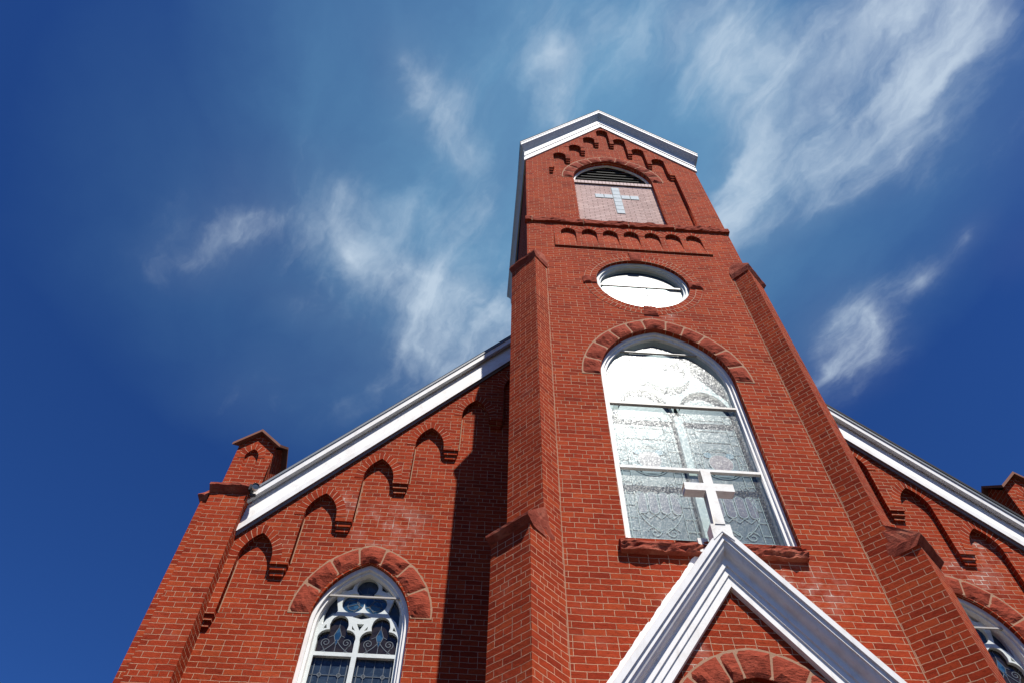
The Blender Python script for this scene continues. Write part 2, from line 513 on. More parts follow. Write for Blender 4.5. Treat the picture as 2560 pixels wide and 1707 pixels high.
class MB:
    """mesh builder: collects shapes into one mesh"""
    def __init__(s):
        s.v, s.f, s.m, s.uv = [], [], [], {}

    def add(s, verts, faces, mi=0, uvs=None):
        b = len(s.v)
        s.v += [tuple(x) for x in verts]
        for i, fc in enumerate(faces):
            if uvs: s.uv[len(s.f)] = uvs[i]
            s.f.append([b + k for k in fc])
            s.m.append(mi)

    def box(s, x0, x1, y0, y1, z0, z1, mi=0):
        s.add([(x0, y0, z0), (x1, y0, z0), (x1, y1, z0), (x0, y1, z0), (x0, y0, z1), (x1, y0, z1), (x1, y1, z1), (x0, y1, z1)],
              [(0, 3, 2, 1), (4, 5, 6, 7), (0, 1, 5, 4), (1, 2, 6, 5), (2, 3, 7, 6), (3, 0, 4, 7)], mi)

    def prism(s, poly, z0, z1, mi=0):
        """upright prism over a plan polygon (counter-clockwise)"""
        n = len(poly)
        v = [(x, y, z0) for x, y in poly] + [(x, y, z1) for x, y in poly]
        f = [tuple(range(n))[::-1], tuple(range(n, 2 * n))]
        f += [(i, (i + 1) % n, n + (i + 1) % n, n + i) for i in range(n)]
        s.add(v, f, mi)

    def slab(s, poly, y0, y1, mi=0):
        """prism over an outline in the x-z plane, from y0 (front) to y1"""
        n = len(poly)
        v = [(x, y0, z) for x, z in poly] + [(x, y1, z) for x, z in poly]
        area = sum(poly[i][0] * poly[(i + 1) % n][1] - poly[(i + 1) % n][0] * poly[i][1] for i in range(n))
        fr = tuple(range(n)); bk = tuple(range(2 * n - 1, n - 1, -1))
        sd = [(i, n + i, n + (i + 1) % n, (i + 1) % n) for i in range(n)]
        if area < 0:
            fr = fr[::-1]; bk = bk[::-1]; sd = [q[::-1] for q in sd]
        s.add(v, [fr, bk] + sd, mi)

    def ribbon(s, pts, wd, y, th=0.004, closed=False, mi=0):
        """flat strip of width wd along an x-z polyline, front at y"""
        n = len(pts)
        L, R = [], []
        for i, (x, z) in enumerate(pts):
            a = pts[(i - 1) % n] if (closed or i > 0) else pts[i]
            b = pts[(i + 1) % n] if (closed or i < n - 1) else pts[i]
            dx, dz = b[0] - a[0], b[1] - a[1]
            d = math.hypot(dx, dz) or 1.0
            nx, nz = -dz / d * wd / 2, dx / d * wd / 2
            L.append((x + nx, z + nz)); R.append((x - nx, z - nz))
        m_ = n if closed else n - 1
        for i in range(m_):
            j = (i + 1) % n
            s.slab([R[i], R[j], L[j], L[i]], y, y + th, mi)

    def build(s, name, mat, parent=None, smooth=False):
        me = bpy.data.meshes.new(name)
        me.from_pydata(s.v, [], s.f)
        mats = mat if isinstance(mat, (list, tuple)) else [mat]
        for mm in mats: me.materials.append(mm)
        for p, mi in zip(me.polygons, s.m): p.material_index = mi
        if s.uv:
            uvl = me.uv_layers.new(name='UVMap')
            for fi, uvs in s.uv.items():
                for k, li in enumerate(me.polygons[fi].loop_indices): uvl.data[li].uv = uvs[k]
        me.update()
        return link(name, me, None, parent, smooth)


def plate_mesh(name, outline, holes, y0, y1):
    """flat plate in the x-z plane with openings cut through it, front face at y0, back at y1"""
    cu = bpy.data.curves.new(name, 'CURVE')
    cu.dimensions = '2D'
    cu.fill_mode = 'BOTH'
    cu.extrude = (y1 - y0) / 2
    for lp in [outline] + list(holes):
        sp = cu.splines.new('POLY')
        sp.points.add(len(lp) - 1)
        for p, (x, z) in zip(sp.points, lp): p.co = (x, z, 0, 1)
        sp.use_cyclic_u = True
    ob = bpy.data.objects.new(name, cu)
    COL.objects.link(ob)
    dg = bpy.context.evaluated_depsgraph_get()
    me = bpy.data.meshes.new_from_object(ob.evaluated_get(dg))
    bpy.data.objects.remove(ob)
    bpy.data.curves.remove(cu)
    yc = (y0 + y1) / 2
    for v in me.vertices:
        x, z, d = v.co
        v.co = (x, yc - d, z)
    me.name = name
    me.materials.clear()
    return me


def plate(name, outline, holes, y0, y1, mat, parent=None):
    return link(name, plate_mesh(name, outline, holes, y0, y1), mat, parent)


def arch_R(hw, h):
    return (hw * hw + h * h) / (2 * hw)


def arch_half(cx, hw, zs, za, side, n=14, off=0.0):
    """one side of a pointed arch from springing to apex, off = outward offset"""
    R = arch_R(hw, za - zs)
    c = -hw + R                       # centre of the left arc, relative to cx
    Ro = R + off
    tmax = math.acos(max(-1, min(1, c / Ro)))      # angle from the -x axis
    tot = tmax if c >= 0 else tmax
    pts = []
    for i in range(n + 1):
        a = tot * i / n
        x, z = c - Ro * math.cos(a), zs + Ro * math.sin(a)
        pts.append((cx + side * (-x) if side > 0 else cx + x, z))
    return pts


def arch_loop(cx, hw, zs, za, zb, n=14, off=0.0):
    """closed outline of an arched opening, counter-clockwise"""
    l = arch_half(cx, hw, zs, za, -1, n, off)
    r = arch_half(cx, hw, zs, za, 1, n, off)
    return [(cx - hw - off, zb), (cx + hw + off, zb)] + r + l[::-1][1:]


def circle(cx, cz, r, n=48, a0=0.0):
    return [(cx + r * math.cos(a0 + 2 * math.pi * i / n), cz + r * math.sin(a0 + 2 * math.pi * i / n)) for i in range(n)]


def arch_path(cx, hw, zs, za, off, n=40):
    l = arch_half(cx, hw, zs, za, -1, n, off)
    r = arch_half(cx, hw, zs, za, 1, n, off)
    return l + r[::-1][1:]


def interp(path, t):
    k = t * (len(path) - 1)
    i = min(int(k), len(path) - 2)
    f = k - i
    a, b = path[i], path[i + 1]
    return (a[0] + (b[0] - a[0]) * f, a[1] + (b[1] - a[1]) * f)


def brick_arch(mb, cx, hw, zs, za, th, yf, d=0.01, n=24):
    """course of bricks on edge round an arch, UV = (length, across)"""
    pi_, po = arch_path(cx, hw, zs, za, 0.0, n), arch_path(cx, hw, zs, za, th, n)
    s_ = [0.0]
    for i in range(1, len(pi_)):
        a = ((pi_[i][0] + po[i][0]) / 2, (pi_[i][1] + po[i][1]) / 2)
        b = ((pi_[i - 1][0] + po[i - 1][0]) / 2, (pi_[i - 1][1] + po[i - 1][1]) / 2)
        s_.append(s_[-1] + math.hypot(a[0] - b[0], a[1] - b[1]))
    for i in range(len(pi_) - 1):
        a, b, c, e = pi_[i], pi_[i + 1], po[i + 1], po[i]
        u0, u1 = s_[i] + cx, s_[i + 1] + cx
        v = [(a[0], yf, a[1]), (b[0], yf, b[1]), (c[0], yf, c[1]), (e[0], yf, e[1]),
             (a[0], yf + d, a[1]), (b[0], yf + d, b[1]), (c[0], yf + d, c[1]), (e[0], yf + d, e[1])]
        f = [(0, 1, 2, 3)[::-1], (0, 4, 5, 1)[::-1], (2, 6, 7, 3)[::-1]]
        q = [(u0, 0.1), (u1, 0.1), (u1, 0.1 + th), (u0, 0.1 + th)]
        mb.add(v, f, 0, [q[::-1], [(u0, 0.1)] * 2 + [(u1, 0.1)] * 2, [(u1, 0.2)] * 2 + [(u0, 0.2)] * 2])


def rock(mb, pin, pout, t0, t1, yf, depth, seed, rough=0.022, nu=9, nv=7):
    """one rock-faced voussoir between two radial joints"""
    V = []
    for j in range(nv + 1):
        for i in range(nu + 1):
            t = t0 + (t1 - t0) * i / nu
            a, b = interp(pin, t), interp(pout, t)
            g = j / nv
            x, z = a[0] + (b[0] - a[0]) * g, a[1] + (b[1] - a[1]) * g
            ed = min(i, nu - i) / 1.6, min(j, nv - j) / 1.6
            e = min(1.0, ed[0], ed[1]) if min(ed) > 0 else 0.0
            nz = noise.fractal(Vector((x * 5 + seed * 3.1, seed * 1.7, z * 5)), 0.8, 2.0, 4)
            nr = noise.noise(Vector((x * 16, seed, z * 16)))
            y = yf - e * max(0.0, 0.010 + rough * 0.8 + rough * (nz * 1.2 + nr * 0.5)) - 0.004
            if j == 0: z += 0.006 * noise.noise(Vector((x * 9, 4.0, seed)))
            V.append((x, y, z))
    n0 = len(V)
    F = []
    for j in range(nv):
        for i in range(nu):
            a = j * (nu + 1) + i
            F.append((a, a + nu + 1, a + nu + 2, a + 1))
    rim = [i for i in range(nu + 1)] + [j * (nu + 1) + nu for j in range(1, nv + 1)] + \
          [nv * (nu + 1) + i for i in range(nu - 1, -1, -1)] + [j * (nu + 1) for j in range(nv - 1, 0, -1)]
    B = [(V[k][0], yf + depth, V[k][2]) for k in rim]
    V += B
    m_ = len(rim)
    for k in range(m_):
        F.append((rim[k], rim[(k + 1) % m_], n0 + (k + 1) % m_, n0 + k))
    mb.add(V, F)


def stone_arch(name, cx, hw, zs, za, th, yf, depth, cuts, parent, gap=0.016, rough=0.022, seed=1, mat=None):
    """rock-faced voussoirs with mortar joints; cuts = joints as fractions from left foot to right foot"""
    pin, pout = arch_path(cx, hw, zs, za, 0.0, 60), arch_path(cx, hw, zs, za, th, 60)
    Lm = sum(math.hypot(pout[i][0] - pout[i - 1][0], pout[i][1] - pout[i - 1][1]) for i in range(1, len(pout)))
    g = gap / Lm / 2
    mb = MB()
    for k in range(len(cuts) - 1):
        rock(mb, pin, pout, cuts[k] + g, cuts[k + 1] - g, yf, depth, seed + k * 7.3, rough)
    # mortar bed behind the stones, its edge showing as a pale line round them
    po2 = arch_path(cx, hw, zs, za, th + 0.018, 60)
    pi2 = arch_path(cx, hw, zs, za, 0.006, 60)
    jit = lambda p, q: (p[0] + 0.008 * noise.noise(Vector((p[0] * 14, q, p[1] * 14))), p[1] + 0.010 * noise.noise(Vector((p[0] * 14, q + 9, p[1] * 14))))
    for i in range(len(po2) - 1):
        a, b, c, e = pi2[i], pi2[i + 1], po2[i + 1], po2[i]
        mb.slab([a, b, jit(c, 1.0), jit(e, 1.0)], yf - 0.005, yf + depth - 0.01, 1)
    return mb.build(name, [mat or STONE, MORTAR_M], parent)


def rough_box(name, x0, x1, y0, y1, z0, z1, mat, parent, amp=0.018, seed=0.0, step=0.045, slope=0.0):
    """rock-faced course: a box with a broken front, slope = rise of its top towards the wall"""
    bm = bmesh.new()
    nx = max(2, int((x1 - x0) / step)); nz = max(3, int((z1 - z0) / step * 1.5)); ny = max(2, int((y1 - y0) / step))
    def P(x, y, z):
        fr = max(0.0, 1 - (y - y0) / (y1 - y0))
        n = noise.fractal(Vector((x * 6, seed, z * 11)), 0.8, 2.0, 4)
        n2 = noise.noise(Vector((x * 22, seed + 5, z * 22)))
        yy = y - fr * amp * (0.4 + 1.5 * n + 0.4 * n2)
        top = (z - z0) / (z1 - z0)
        zz = z + top * slope * (1 - fr) + fr * (0.5 - top) * amp * 0.9 * (1 + noise.noise(Vector((x * 7, seed + 2, 0.3))))
        return (x, yy, zz)
    prof = [(y1, z0)] + [(y1 + (y0 - y1) * i / ny, z0) for i in range(1, ny)] + [(y0, z0 + (z1 - z0) * i / nz) for i in range(nz + 1)] + \
           [(y0 + (y1 - y0) * i / ny, z1) for i in range(1, ny + 1)]
    rows = []
    for i in range(nx + 1):
        x = x0 + (x1 - x0) * i / nx
        rows.append([bm.verts.new(P(x, y, z)) for y, z in prof])
    for i in range(nx):
        for j in range(len(prof) - 1):
            bm.faces.new((rows[i][j], rows[i + 1][j], rows[i + 1][j + 1], rows[i][j + 1]))
    bm.faces.new(rows[0]); bm.faces.new(rows[-1][::-1])
    bmesh.ops.recalc_face_normals(bm, faces=bm.faces)
    me = bpy.data.meshes.new(name)
    bm.to_mesh(me); bm.free()
    return link(name, me, mat, parent)


def cap_stone(name, lower, upper, zb, zt, mat, parent, amp=0.02, seed=0.0, zu=None, n=9, under=0.45):
    """rough weathering stone: outline 'lower' (plan, outer first) from zb to zt, then sloping in to 'upper' at zu"""
    bm = bmesh.new()
    def ring(poly, z, k):
        vs = []
        m_ = len(poly)
        for i in range(m_):
            a, b = poly[i], poly[(i + 1) % m_]
            for q in range(n):
                f = q / n
                x, y = a[0] + (b[0] - a[0]) * f, a[1] + (b[1] - a[1]) * f
                d = noise.fractal(Vector((x * 5 + seed, y * 5, z * 5)), 0.8, 2.0, 3)
                d2 = noise.noise(Vector((x * 15, y * 15 + seed, z * 15)))
                cx = sum(p[0] for p in poly) / m_; cy = sum(p[1] for p in poly) / m_
                vx, vy = x - cx, y - cy
                L = math.hypot(vx, vy) or 1
                s_ = k * amp * (0.8 * d + 0.4 * d2)
                vs.append(bm.verts.new((x + vx / L * s_, y + vy / L * s_, z + k * amp * 0.6 * d2)))
        return vs
    base = [((a[0] * (1 - under) + b[0] * under), (a[1] * (1 - under) + b[1] * under)) for a, b in zip(lower, upper)]
    R = [ring(base, zb, 0.5), ring(lower, zb + (zt - zb) * 0.75, 1.2), ring(lower, zt, 1.0)]
    mid = [((a[0] + b[0]) / 2, (a[1] + b[1]) / 2) for a, b in zip(lower, upper)]
    zu = zu if zu is not None else zt + 0.2
    R += [ring(mid, (zt + zu) / 2, 1.3), ring(upper, zu, 0.4)]
    for a, b in zip(R[:-1], R[1:]):
        m_ = len(a)
        for i in range(m_): bm.faces.new((a[i], a[(i + 1) % m_], b[(i + 1) % m_], b[i]))
    bm.faces.new(R[0][::-1]); bm.faces.new(R[-1])
    bmesh.ops.recalc_face_normals(bm, faces=bm.faces)
    me = bpy.data.meshes.new(name)
    bm.to_mesh(me); bm.free()
    return link(name, me, mat, parent)


def rake(name, prof, slope, xl, xr, x0, mats, parent, mi=None, ext=None):
    """moulding swept up one slope of a gable, down the other: prof = [(y, height at the ridge)]"""
    mb = MB()
    xs = [xl, x0, xr] if xl < x0 < xr else [xl, xr]
    n = len(prof)
    V = []
    for x in xs:
        for j, (y, z) in enumerate(prof):
            e = x
            if ext and x != x0: e = x + (ext[j] if x > x0 else -ext[j])
            V.append((e, y, z - slope * abs(e - x0)))
    for i in range(len(xs) - 1):
        for j in range(n - 1):
            a = i * n + j
            mb.add([V[a], V[a + 1], V[a + n + 1], V[a + n]], [(0, 3, 2, 1)], mi[j] if mi else 0)
    mb.add(V[:n], [tuple(range(n))], 0)
    mb.add(V[-n:], [tuple(range(n))[::-1]], 0)
    return mb.build(name, mats, parent)


# ------------------------------------------------------------------ ground
mb = MB()
mb.add([(-400, -400, 0), (400, -400, 0), (400, 400, 0), (-400, 400, 0)], [(0, 1, 2, 3)])
tag(mb.build('ground', GROUND_M), kind='structure')

# ------------------------------------------------------------------ the church
church = empty('church', (0, 0, 0))
tag(church, 'red brick church with a gabled bell tower, white painted cornices and stone arched windows', 'church')
TW = 1.96            # tower half width
GM, GZ = 1.39, 20.63  # tower gable slope, brick apex
REC = 0.09           # depth of brick recesses


def gable_outline(hw, z0, slope, zapex, x0=0.0):
    return [(x0 - hw, z0), (x0 + hw, z0), (x0 + hw, zapex - slope * hw), (x0, zapex), (x0 - hw, zapex - slope * hw)]


# ---- belfry niche outline: seven small arches climbing the gable
BX = [-1.165, -0.765, -0.380, 0.0, 0.380, 0.765, 1.165]
BZ = [18.535, 19.14, 19.79, 20.385, 19.79, 19.14, 18.535]
BH = 0.145
BPEND = [17.63, 18.27, 18.87, 19.50, 19.50, 18.87, 18.27, 17.63]     # soffit of each pendant
niche = [(-1.44, 14.72), (1.44, 14.72), (1.44, BPEND[7])]
half = []
for k in range(6, -1, -1):
    zs = BZ[k] - 0.165
    lo_r = BPEND[k + 1]; lo_l = BPEND[k]
    niche.append((BX[k] + BH, lo_r))
    a = arch_loop(BX[k], BH, zs, BZ[k], zs - 0.01, 8)
    niche += a[2:]
    niche.append((BX[k] - BH, lo_l))
niche.append((-1.44, BPEND[0]))

WIN = dict(cx=0.0, hw=0.95, zs=9.80, za=11.06, zb=6.90)
OCZ, OCR = 12.456, 0.792
PORCH_HW = 0.64
tower_holes = [arch_loop(0.0, WIN['hw'], WIN['zs'], WIN['za'], WIN['zb'], 18), circle(0, OCZ, OCR, 56), arch_loop(0, 0.62, 4.62, 5.30, 0.2, 12)]
PANEL = [(-1.445, 13.64), (1.465, 13.64), (1.465, 14.58), (-1.445, 14.58)]
front = plate('tower_wall', gable_outline(TW, 0.0, GM, GZ), [niche, PANEL] + tower_holes, 0.0, REC, BRICK, church)
BEL = dict(hw=0.885, zs=17.25, za=18.42, zb=14.6)
tower_holes2 = [arch_loop(0.0, WIN['hw'] + 0.004, WIN['zs'], WIN['za'] + 0.004, WIN['zb'], 18), circle(0, OCZ, OCR + 0.004, 56), arch_loop(0, 0.624, 4.62, 5.304, 0.2, 12)]
plate('tower_backing', gable_outline(TW - 0.004, 0.0, GM, GZ - 0.004), [arch_loop(0, BEL['hw'], BEL['zs'], BEL['za'], BEL['zb'], 14)] + tower_holes2, REC, 0.42, BRICK, church)
mb = MB()
TD = 3.92
mb.prism([(-TW, 0.42), (-TW + 0.3, 0.42), (-TW + 0.3, TD), (-TW, TD)], 0.0, GZ - GM * TW)
mb.prism([(TW - 0.3, 0.42), (TW, 0.42), (TW, TD), (TW - 0.3, TD)], 0.0, GZ - GM * TW)
mb.slab(gable_outline(TW - 0.002, 0.0, GM, GZ), TD - 0.3, TD)
mb.build('tower_side_wall', BRICK, church)
# dark room behind the openings
mb = MB()
mb.box(-1.6, 1.6, 0.60, 0.62, 4.0, 18.6)
mb.build('tower_interior', DARK, church)

# belfry pendants: stepped brick corbels
def corbel(name, cx, ztop, y, steps, parent):
    mb = MB()
    z = ztop
    for wd, dp, hh in steps:
        mb.box(cx - wd / 2, cx + wd / 2, y - dp, y + 0.01, z - hh, z)
        z -= hh
    return mb.build(name, BRICK, parent)


for k in range(1, 7):
    cx = (BX[k - 1] + BX[k]) / 2
    corbel('corbel', cx, BPEND[k] - 0.001, REC, [(0.105, 0.088, 0.075), (0.098, 0.062, 0.072), (0.09, 0.034, 0.07)], front)
for sgn in (-1, 1):
    corbel('corbel', sgn * 1.385, BPEND[0] - 0.001, REC, [(0.105, 0.088, 0.075), (0.098, 0.062, 0.072), (0.09, 0.034, 0.07)], front)
for k in range(7):
    mb = MB()
    brick_arch(mb, BX[k], BH, BZ[k] - 0.165, BZ[k], 0.10, -0.004 - 0.003 * (k % 2), n=10)
    mb.build('brick_arch', BRICK_ARCH, front)

# ---- belfry opening: pale brick infill, brick ledge, louvres, glass-block cross
bel = empty('belfry_opening', (0, REC, 14.8), church)
stone_arch('stone_arch', 0.0, BEL['hw'], BEL['zs'], BEL['za'], 0.245, REC, 0.05, [0, 0.095, 0.18, 0.27, 0.36, 0.445, 0.555, 0.64, 0.73, 0.82, 0.905, 1.0], bel, 0.010, 0.014, 3)
IY = REC + 0.085
mb = MB(); mb.box(-0.93, 0.93, IY, IY + 0.1, 14.5, 17.105)
mb.build('infill_wall', BRICK_PALE, bel)
mb = MB()
n = 22
for i in range(n):
    x = -0.88 + 1.76 * i / n
    mb.box(x + 0.004, x + 1.76 / n - 0.004, IY - 0.035, IY + 0.06, 17.115, 17.255)
mb.box(-0.885, 0.885, IY - 0.026, IY + 0.06, 17.109, 17.250, 1)
mb.build('brick_ledge', [plain('pale_ledge_brick', (0.60, 0.46, 0.42), 0.85, 0.2, 0.3), plain('dark_joint', (0.14, 0.09, 0.075), 0.9, 0.1, 0.3)], bel)
mb = MB()
for i in range(8):
    z = 17.28 + i * 0.155
    mb.add([(-0.89, IY + 0.06, z), (0.89, IY + 0.06, z), (0.89, IY + 0.23, z + 0.15), (-0.89, IY + 0.23, z + 0.15),
            (-0.89, IY + 0.06, z + 0.025), (0.89, IY + 0.06, z + 0.025), (0.89, IY + 0.23, z + 0.175), (-0.89, IY + 0.23, z + 0.175)],
           [(0, 3, 2, 1), (4, 5, 6, 7), (0, 1, 5, 4), (2, 3, 7, 6), (1, 2, 6, 5), (3, 0, 4, 7)])
mb.build('louver', LOUVER, bel)
plate('louver_frame', arch_loop(0, 0.884, BEL['zs'], BEL['za'] - 0.002, 17.26, 14), [arch_loop(0, 0.845, BEL['zs'], BEL['za'] - 0.045, 17.275, 14)], IY + 0.02, IY + 0.06, WHITE_OLD, bel)
mb = MB()
cxg = 0.025
for r_ in range(7):       # upright: seven blocks, arms two each side
    z1 = 16.985 - r_ * 0.194
    mb.box(cxg - 0.080, cxg + 0.080, IY - 0.012, IY + 0.05, z1 - 0.176, z1)
for sgn in (-1, 1):
    for q in range(2):
        xa = cxg + sgn * (0.098 + q * 0.196)
        xb = xa + sgn * 0.176
        mb.box(min(xa, xb), max(xa, xb), IY - 0.012, IY + 0.05, 16.405, 16.585)
mb.build('glass_block_cross', GLASS_BLOCK, bel)
mb = MB()
mb.box(cxg - 0.09, cxg + 0.09, IY - 0.003, IY + 0.02, 15.63, 16.995)
mb.box(cxg - 0.48, cxg + 0.48, IY - 0.0025, IY + 0.02, 16.395, 16.595)
mb.build('cross_joint', plain('grey_joint', (0.30, 0.31, 0.30), 0.8, 0.2, 0.3), bel)

# ---- string course below the belfry, in four stones with pale joints
xs = [-2.00, -1.86, -0.86, 0.02, 0.92, 2.00]
sc = None
for i in range(5):
    o = rough_box('string_course', xs[i] + 0.007, xs[i + 1] - 0.007, -0.045, 0.05, 14.60, 14.765, STONE, church, 0.016, 3.0 + i * 9.1, slope=0.10)
for x in xs[1:-1]:
    mb = MB(); mb.box(x - 0.009, x + 0.009, -0.042, 0.02, 14.59, 14.80)
    mb.build('mortar_joint', MORTAR_M, o)

# ---- blind arcade: seven arches in a panel that leans out to a ledge
AX = [-1.175 + 0.3985 * k + 0.0 for k in range(7)]
arc_holes = [arch_loop(x, 0.142, 14.235, 14.42, 13.70, 8) for x in AX]
panel = PANEL
me = plate_mesh('blind_arcade', panel, arc_holes, -0.003, 0.088)
for v in me.vertices:
    if v.co.y < 0.0: v.co.y -= 0.026 * max(0.0, (14.35 - v.co.z) / 0.71)
arcade = link('blind_arcade', me, BRICK, church)
for x in AX:
    mb = MB()
    mb.add([(x - 0.15, -0.026, 13.69), (x + 0.15, -0.026, 13.69), (x + 0.15, 0.066, 14.43), (x - 0.15, 0.066, 14.43)], [(0, 1, 2, 3)])
    mb.build('arcade_back', BRICK, arcade)
for k, x in enumerate(AX):
    mb = MB()
    brick_arch(mb, x, 0.142, 14.235, 14.42, 0.105, -0.011 - 0.003 * (k % 2), 0.008, 10)
    mb.build('brick_arch', BRICK_ARCH, arcade)

# ---- round window
rw = empty('round_window', (0, 0, OCZ), church)
mb = MB()
N = 96
for i in range(N):
    a0, a1 = 2 * math.pi * i / N, 2 * math.pi * (i + 1) / N
    V = []
    for r_, y in ((OCR, -0.005), (OCR + 0.208, -0.005), (OCR + 0.208, 0.02), (OCR, 0.02)):
        for a in (a0, a1): V.append((r_ * math.cos(a), y, OCZ + r_ * math.sin(a)))
    u0, u1 = a0 * (OCR + 0.1), a1 * (OCR + 0.1)
    mb.add(V, [(0, 2, 3, 1)[::-1], (2, 4, 5, 3)[::-1]], 0, [[(u0, 0.0), (u0, 0.208), (u1, 0.208), (u1, 0.0)][::-1], [(u0, 0.2)] * 4])
mb.build('brick_ring', BRICK_RING, rw)
for (xa, xb, xc, xd, za_, zb_, sd) in ((-0.105, 0.085, -0.125, 0.11, OCZ + 0.77, OCZ + 1.07, 1), (-0.095, 0.095, -0.118, 0.118, OCZ - 0.775, OCZ - 1.03, 2),
                                       (None, None, None, None, 0, 0, 3), (None, None, None, None, 0, 0, 4)):
    mb = MB()
    if sd < 3:
        pin = [(xa, za_), (xb, za_)]; po = [(xc, zb_), (xd, zb_)]
        if sd == 2: pin, po = pin[::-1], po[::-1]
        rock(mb, pin, po, 0, 1, -0.012, 0.05, sd * 5.0, 0.016)
    else:
        s_ = -1 if sd == 3 else 1
        pin = [(s_ * 0.785, OCZ + s_ * -0.09), (s_ * 0.785, OCZ + s_ * 0.10)]
        po = [(s_ * 1.02, OCZ + s_ * -0.10), (s_ * 1.02, OCZ + s_ * 0.115)]
        rock(mb, pin[::1], po[::1], 0, 1, -0.012, 0.05, sd * 5.0, 0.02) if s_ < 0 else rock(mb, pin[::-1], po[::-1], 0, 1, -0.012, 0.05, sd * 5.0, 0.02)
    mb.build('keystone', STONE, rw)
fr = plate('window_frame', circle(0, OCZ, OCR - 0.002, 64), [circle(0, OCZ, OCR - 0.055, 64)], 0.055, 0.20, WHITE_SASH, rw)
plate('inner_frame', circle(0, OCZ, OCR - 0.050, 64), [circle(0, OCZ, OCR - 0.085, 64)], 0.095, 0.20, WHITE_SASH, rw)
plate('pane', circle(0, OCZ, OCR - 0.07, 64), [], 0.150, 0.156, OCULUS, rw)
plate('stained_glass', circle(0, OCZ, OCR - 0.07, 64), [], 0.215, 0.225, GLASS_STAIN, rw)
mb = MB(); mb.box(-OCR + 0.06, OCR - 0.06, 0.120, 0.149, OCZ + 0.07, OCZ + 0.105)
mb.build('glazing_bar', ROD, rw)
mb = MB(); mb.box(0.085, 0.105, 0.138, 0.149, OCZ - OCR + 0.08, OCZ + 0.07)
mb.build('glazing_bar', LEAD_PALE, rw)

# ---- tall pointed window with storm glazing
pw = empty('pointed_window', (0, 0, 6.9), church)
stone_arch('stone_arch', 0.0, WIN['hw'], WIN['zs'], WIN['za'], 0.252, 0.0, 0.07,
           [0, 0.095, 0.195, 0.295, 0.38, 0.452, 0.548, 0.62, 0.705, 0.805, 0.905, 1.0], pw, 0.020, 0.017, 11)
fr = plate('window_frame', arch_loop(0, 0.949, 9.8, 11.058, 6.91, 18), [arch_loop(0, 0.905, 9.8, 11.0, 6.96, 18)], 0.075, 0.26, WHITE, pw)
plate('frame_moulding', arch_loop(0, 0.908, 9.8, 11.004, 6.955, 18), [arch_loop(0, 0.866, 9.8, 10.95, 6.99, 18)], 0.112, 0.26, WHITE, pw)
plate('pane', arch_loop(0, 0.88, 9.8, 10.965, 6.98, 18), [], 0.160, 0.164, STORM, pw)
for z, hx, hh, y in ((10.585, 0.59, 0.014, 0.128), (9.345, 0.872, 0.036, 0.112), (8.115, 0.872, 0.04, 0.112)):
    mb = MB(); mb.box(-hx, hx, y, 0.158, z - hh / 2, z + hh / 2)
    mb.build('glazing_bar', ROD if z > 9 else WHITE_OLD, pw)
mb = MB()
mb.box(0.0, 0.10, 0.185, 0.262, 6.98, 9.2)
for s_ in (-1, 1):       # the mullion divides into tracery under the arch
    pts = [(0.05 + s_ * 0.43 - s_ * 0.43 * math.cos(a), 9.2 + 0.62 * math.sin(a)) for a in [i * math.pi / 2 / 12 for i in range(13)]]
    mb.ribbon(pts, 0.07, 0.20, 0.06)
    pts = [(0.05 + s_ * 0.43 + s_ * 0.40 * math.cos(a), 9.2 + 0.62 * math.sin(a)) for a in [i * math.pi / 2 / 12 for i in range(13)]]
    mb.ribbon(pts, 0.07, 0.20, 0.06)
mb.ribbon(circle(0.03, 10.25, 0.36, 36), 0.07, 0.2, 0.06, True)
mb.build('mullion', WHITE_SASH, pw)
# leading and coloured glass of each light
lead = MB(); sgm = MB()
sgm.slab(arch_loop(0, 0.88, 9.8, 10.965, 6.98, 18), 0.262, 0.27)
LY = 0.252


def spiral(cx, cz, r, turns, a0, dr=1.0, n=26, flip=1):
    return [(cx + flip * r * (1 - dr * i / n * 0.8) * math.cos(a0 + turns * 2 * math.pi * i / n), cz + r * (1 - dr * i / n * 0.8) * math.sin(a0 + turns * 2 * math.pi * i / n)) for i in range(n + 1)]


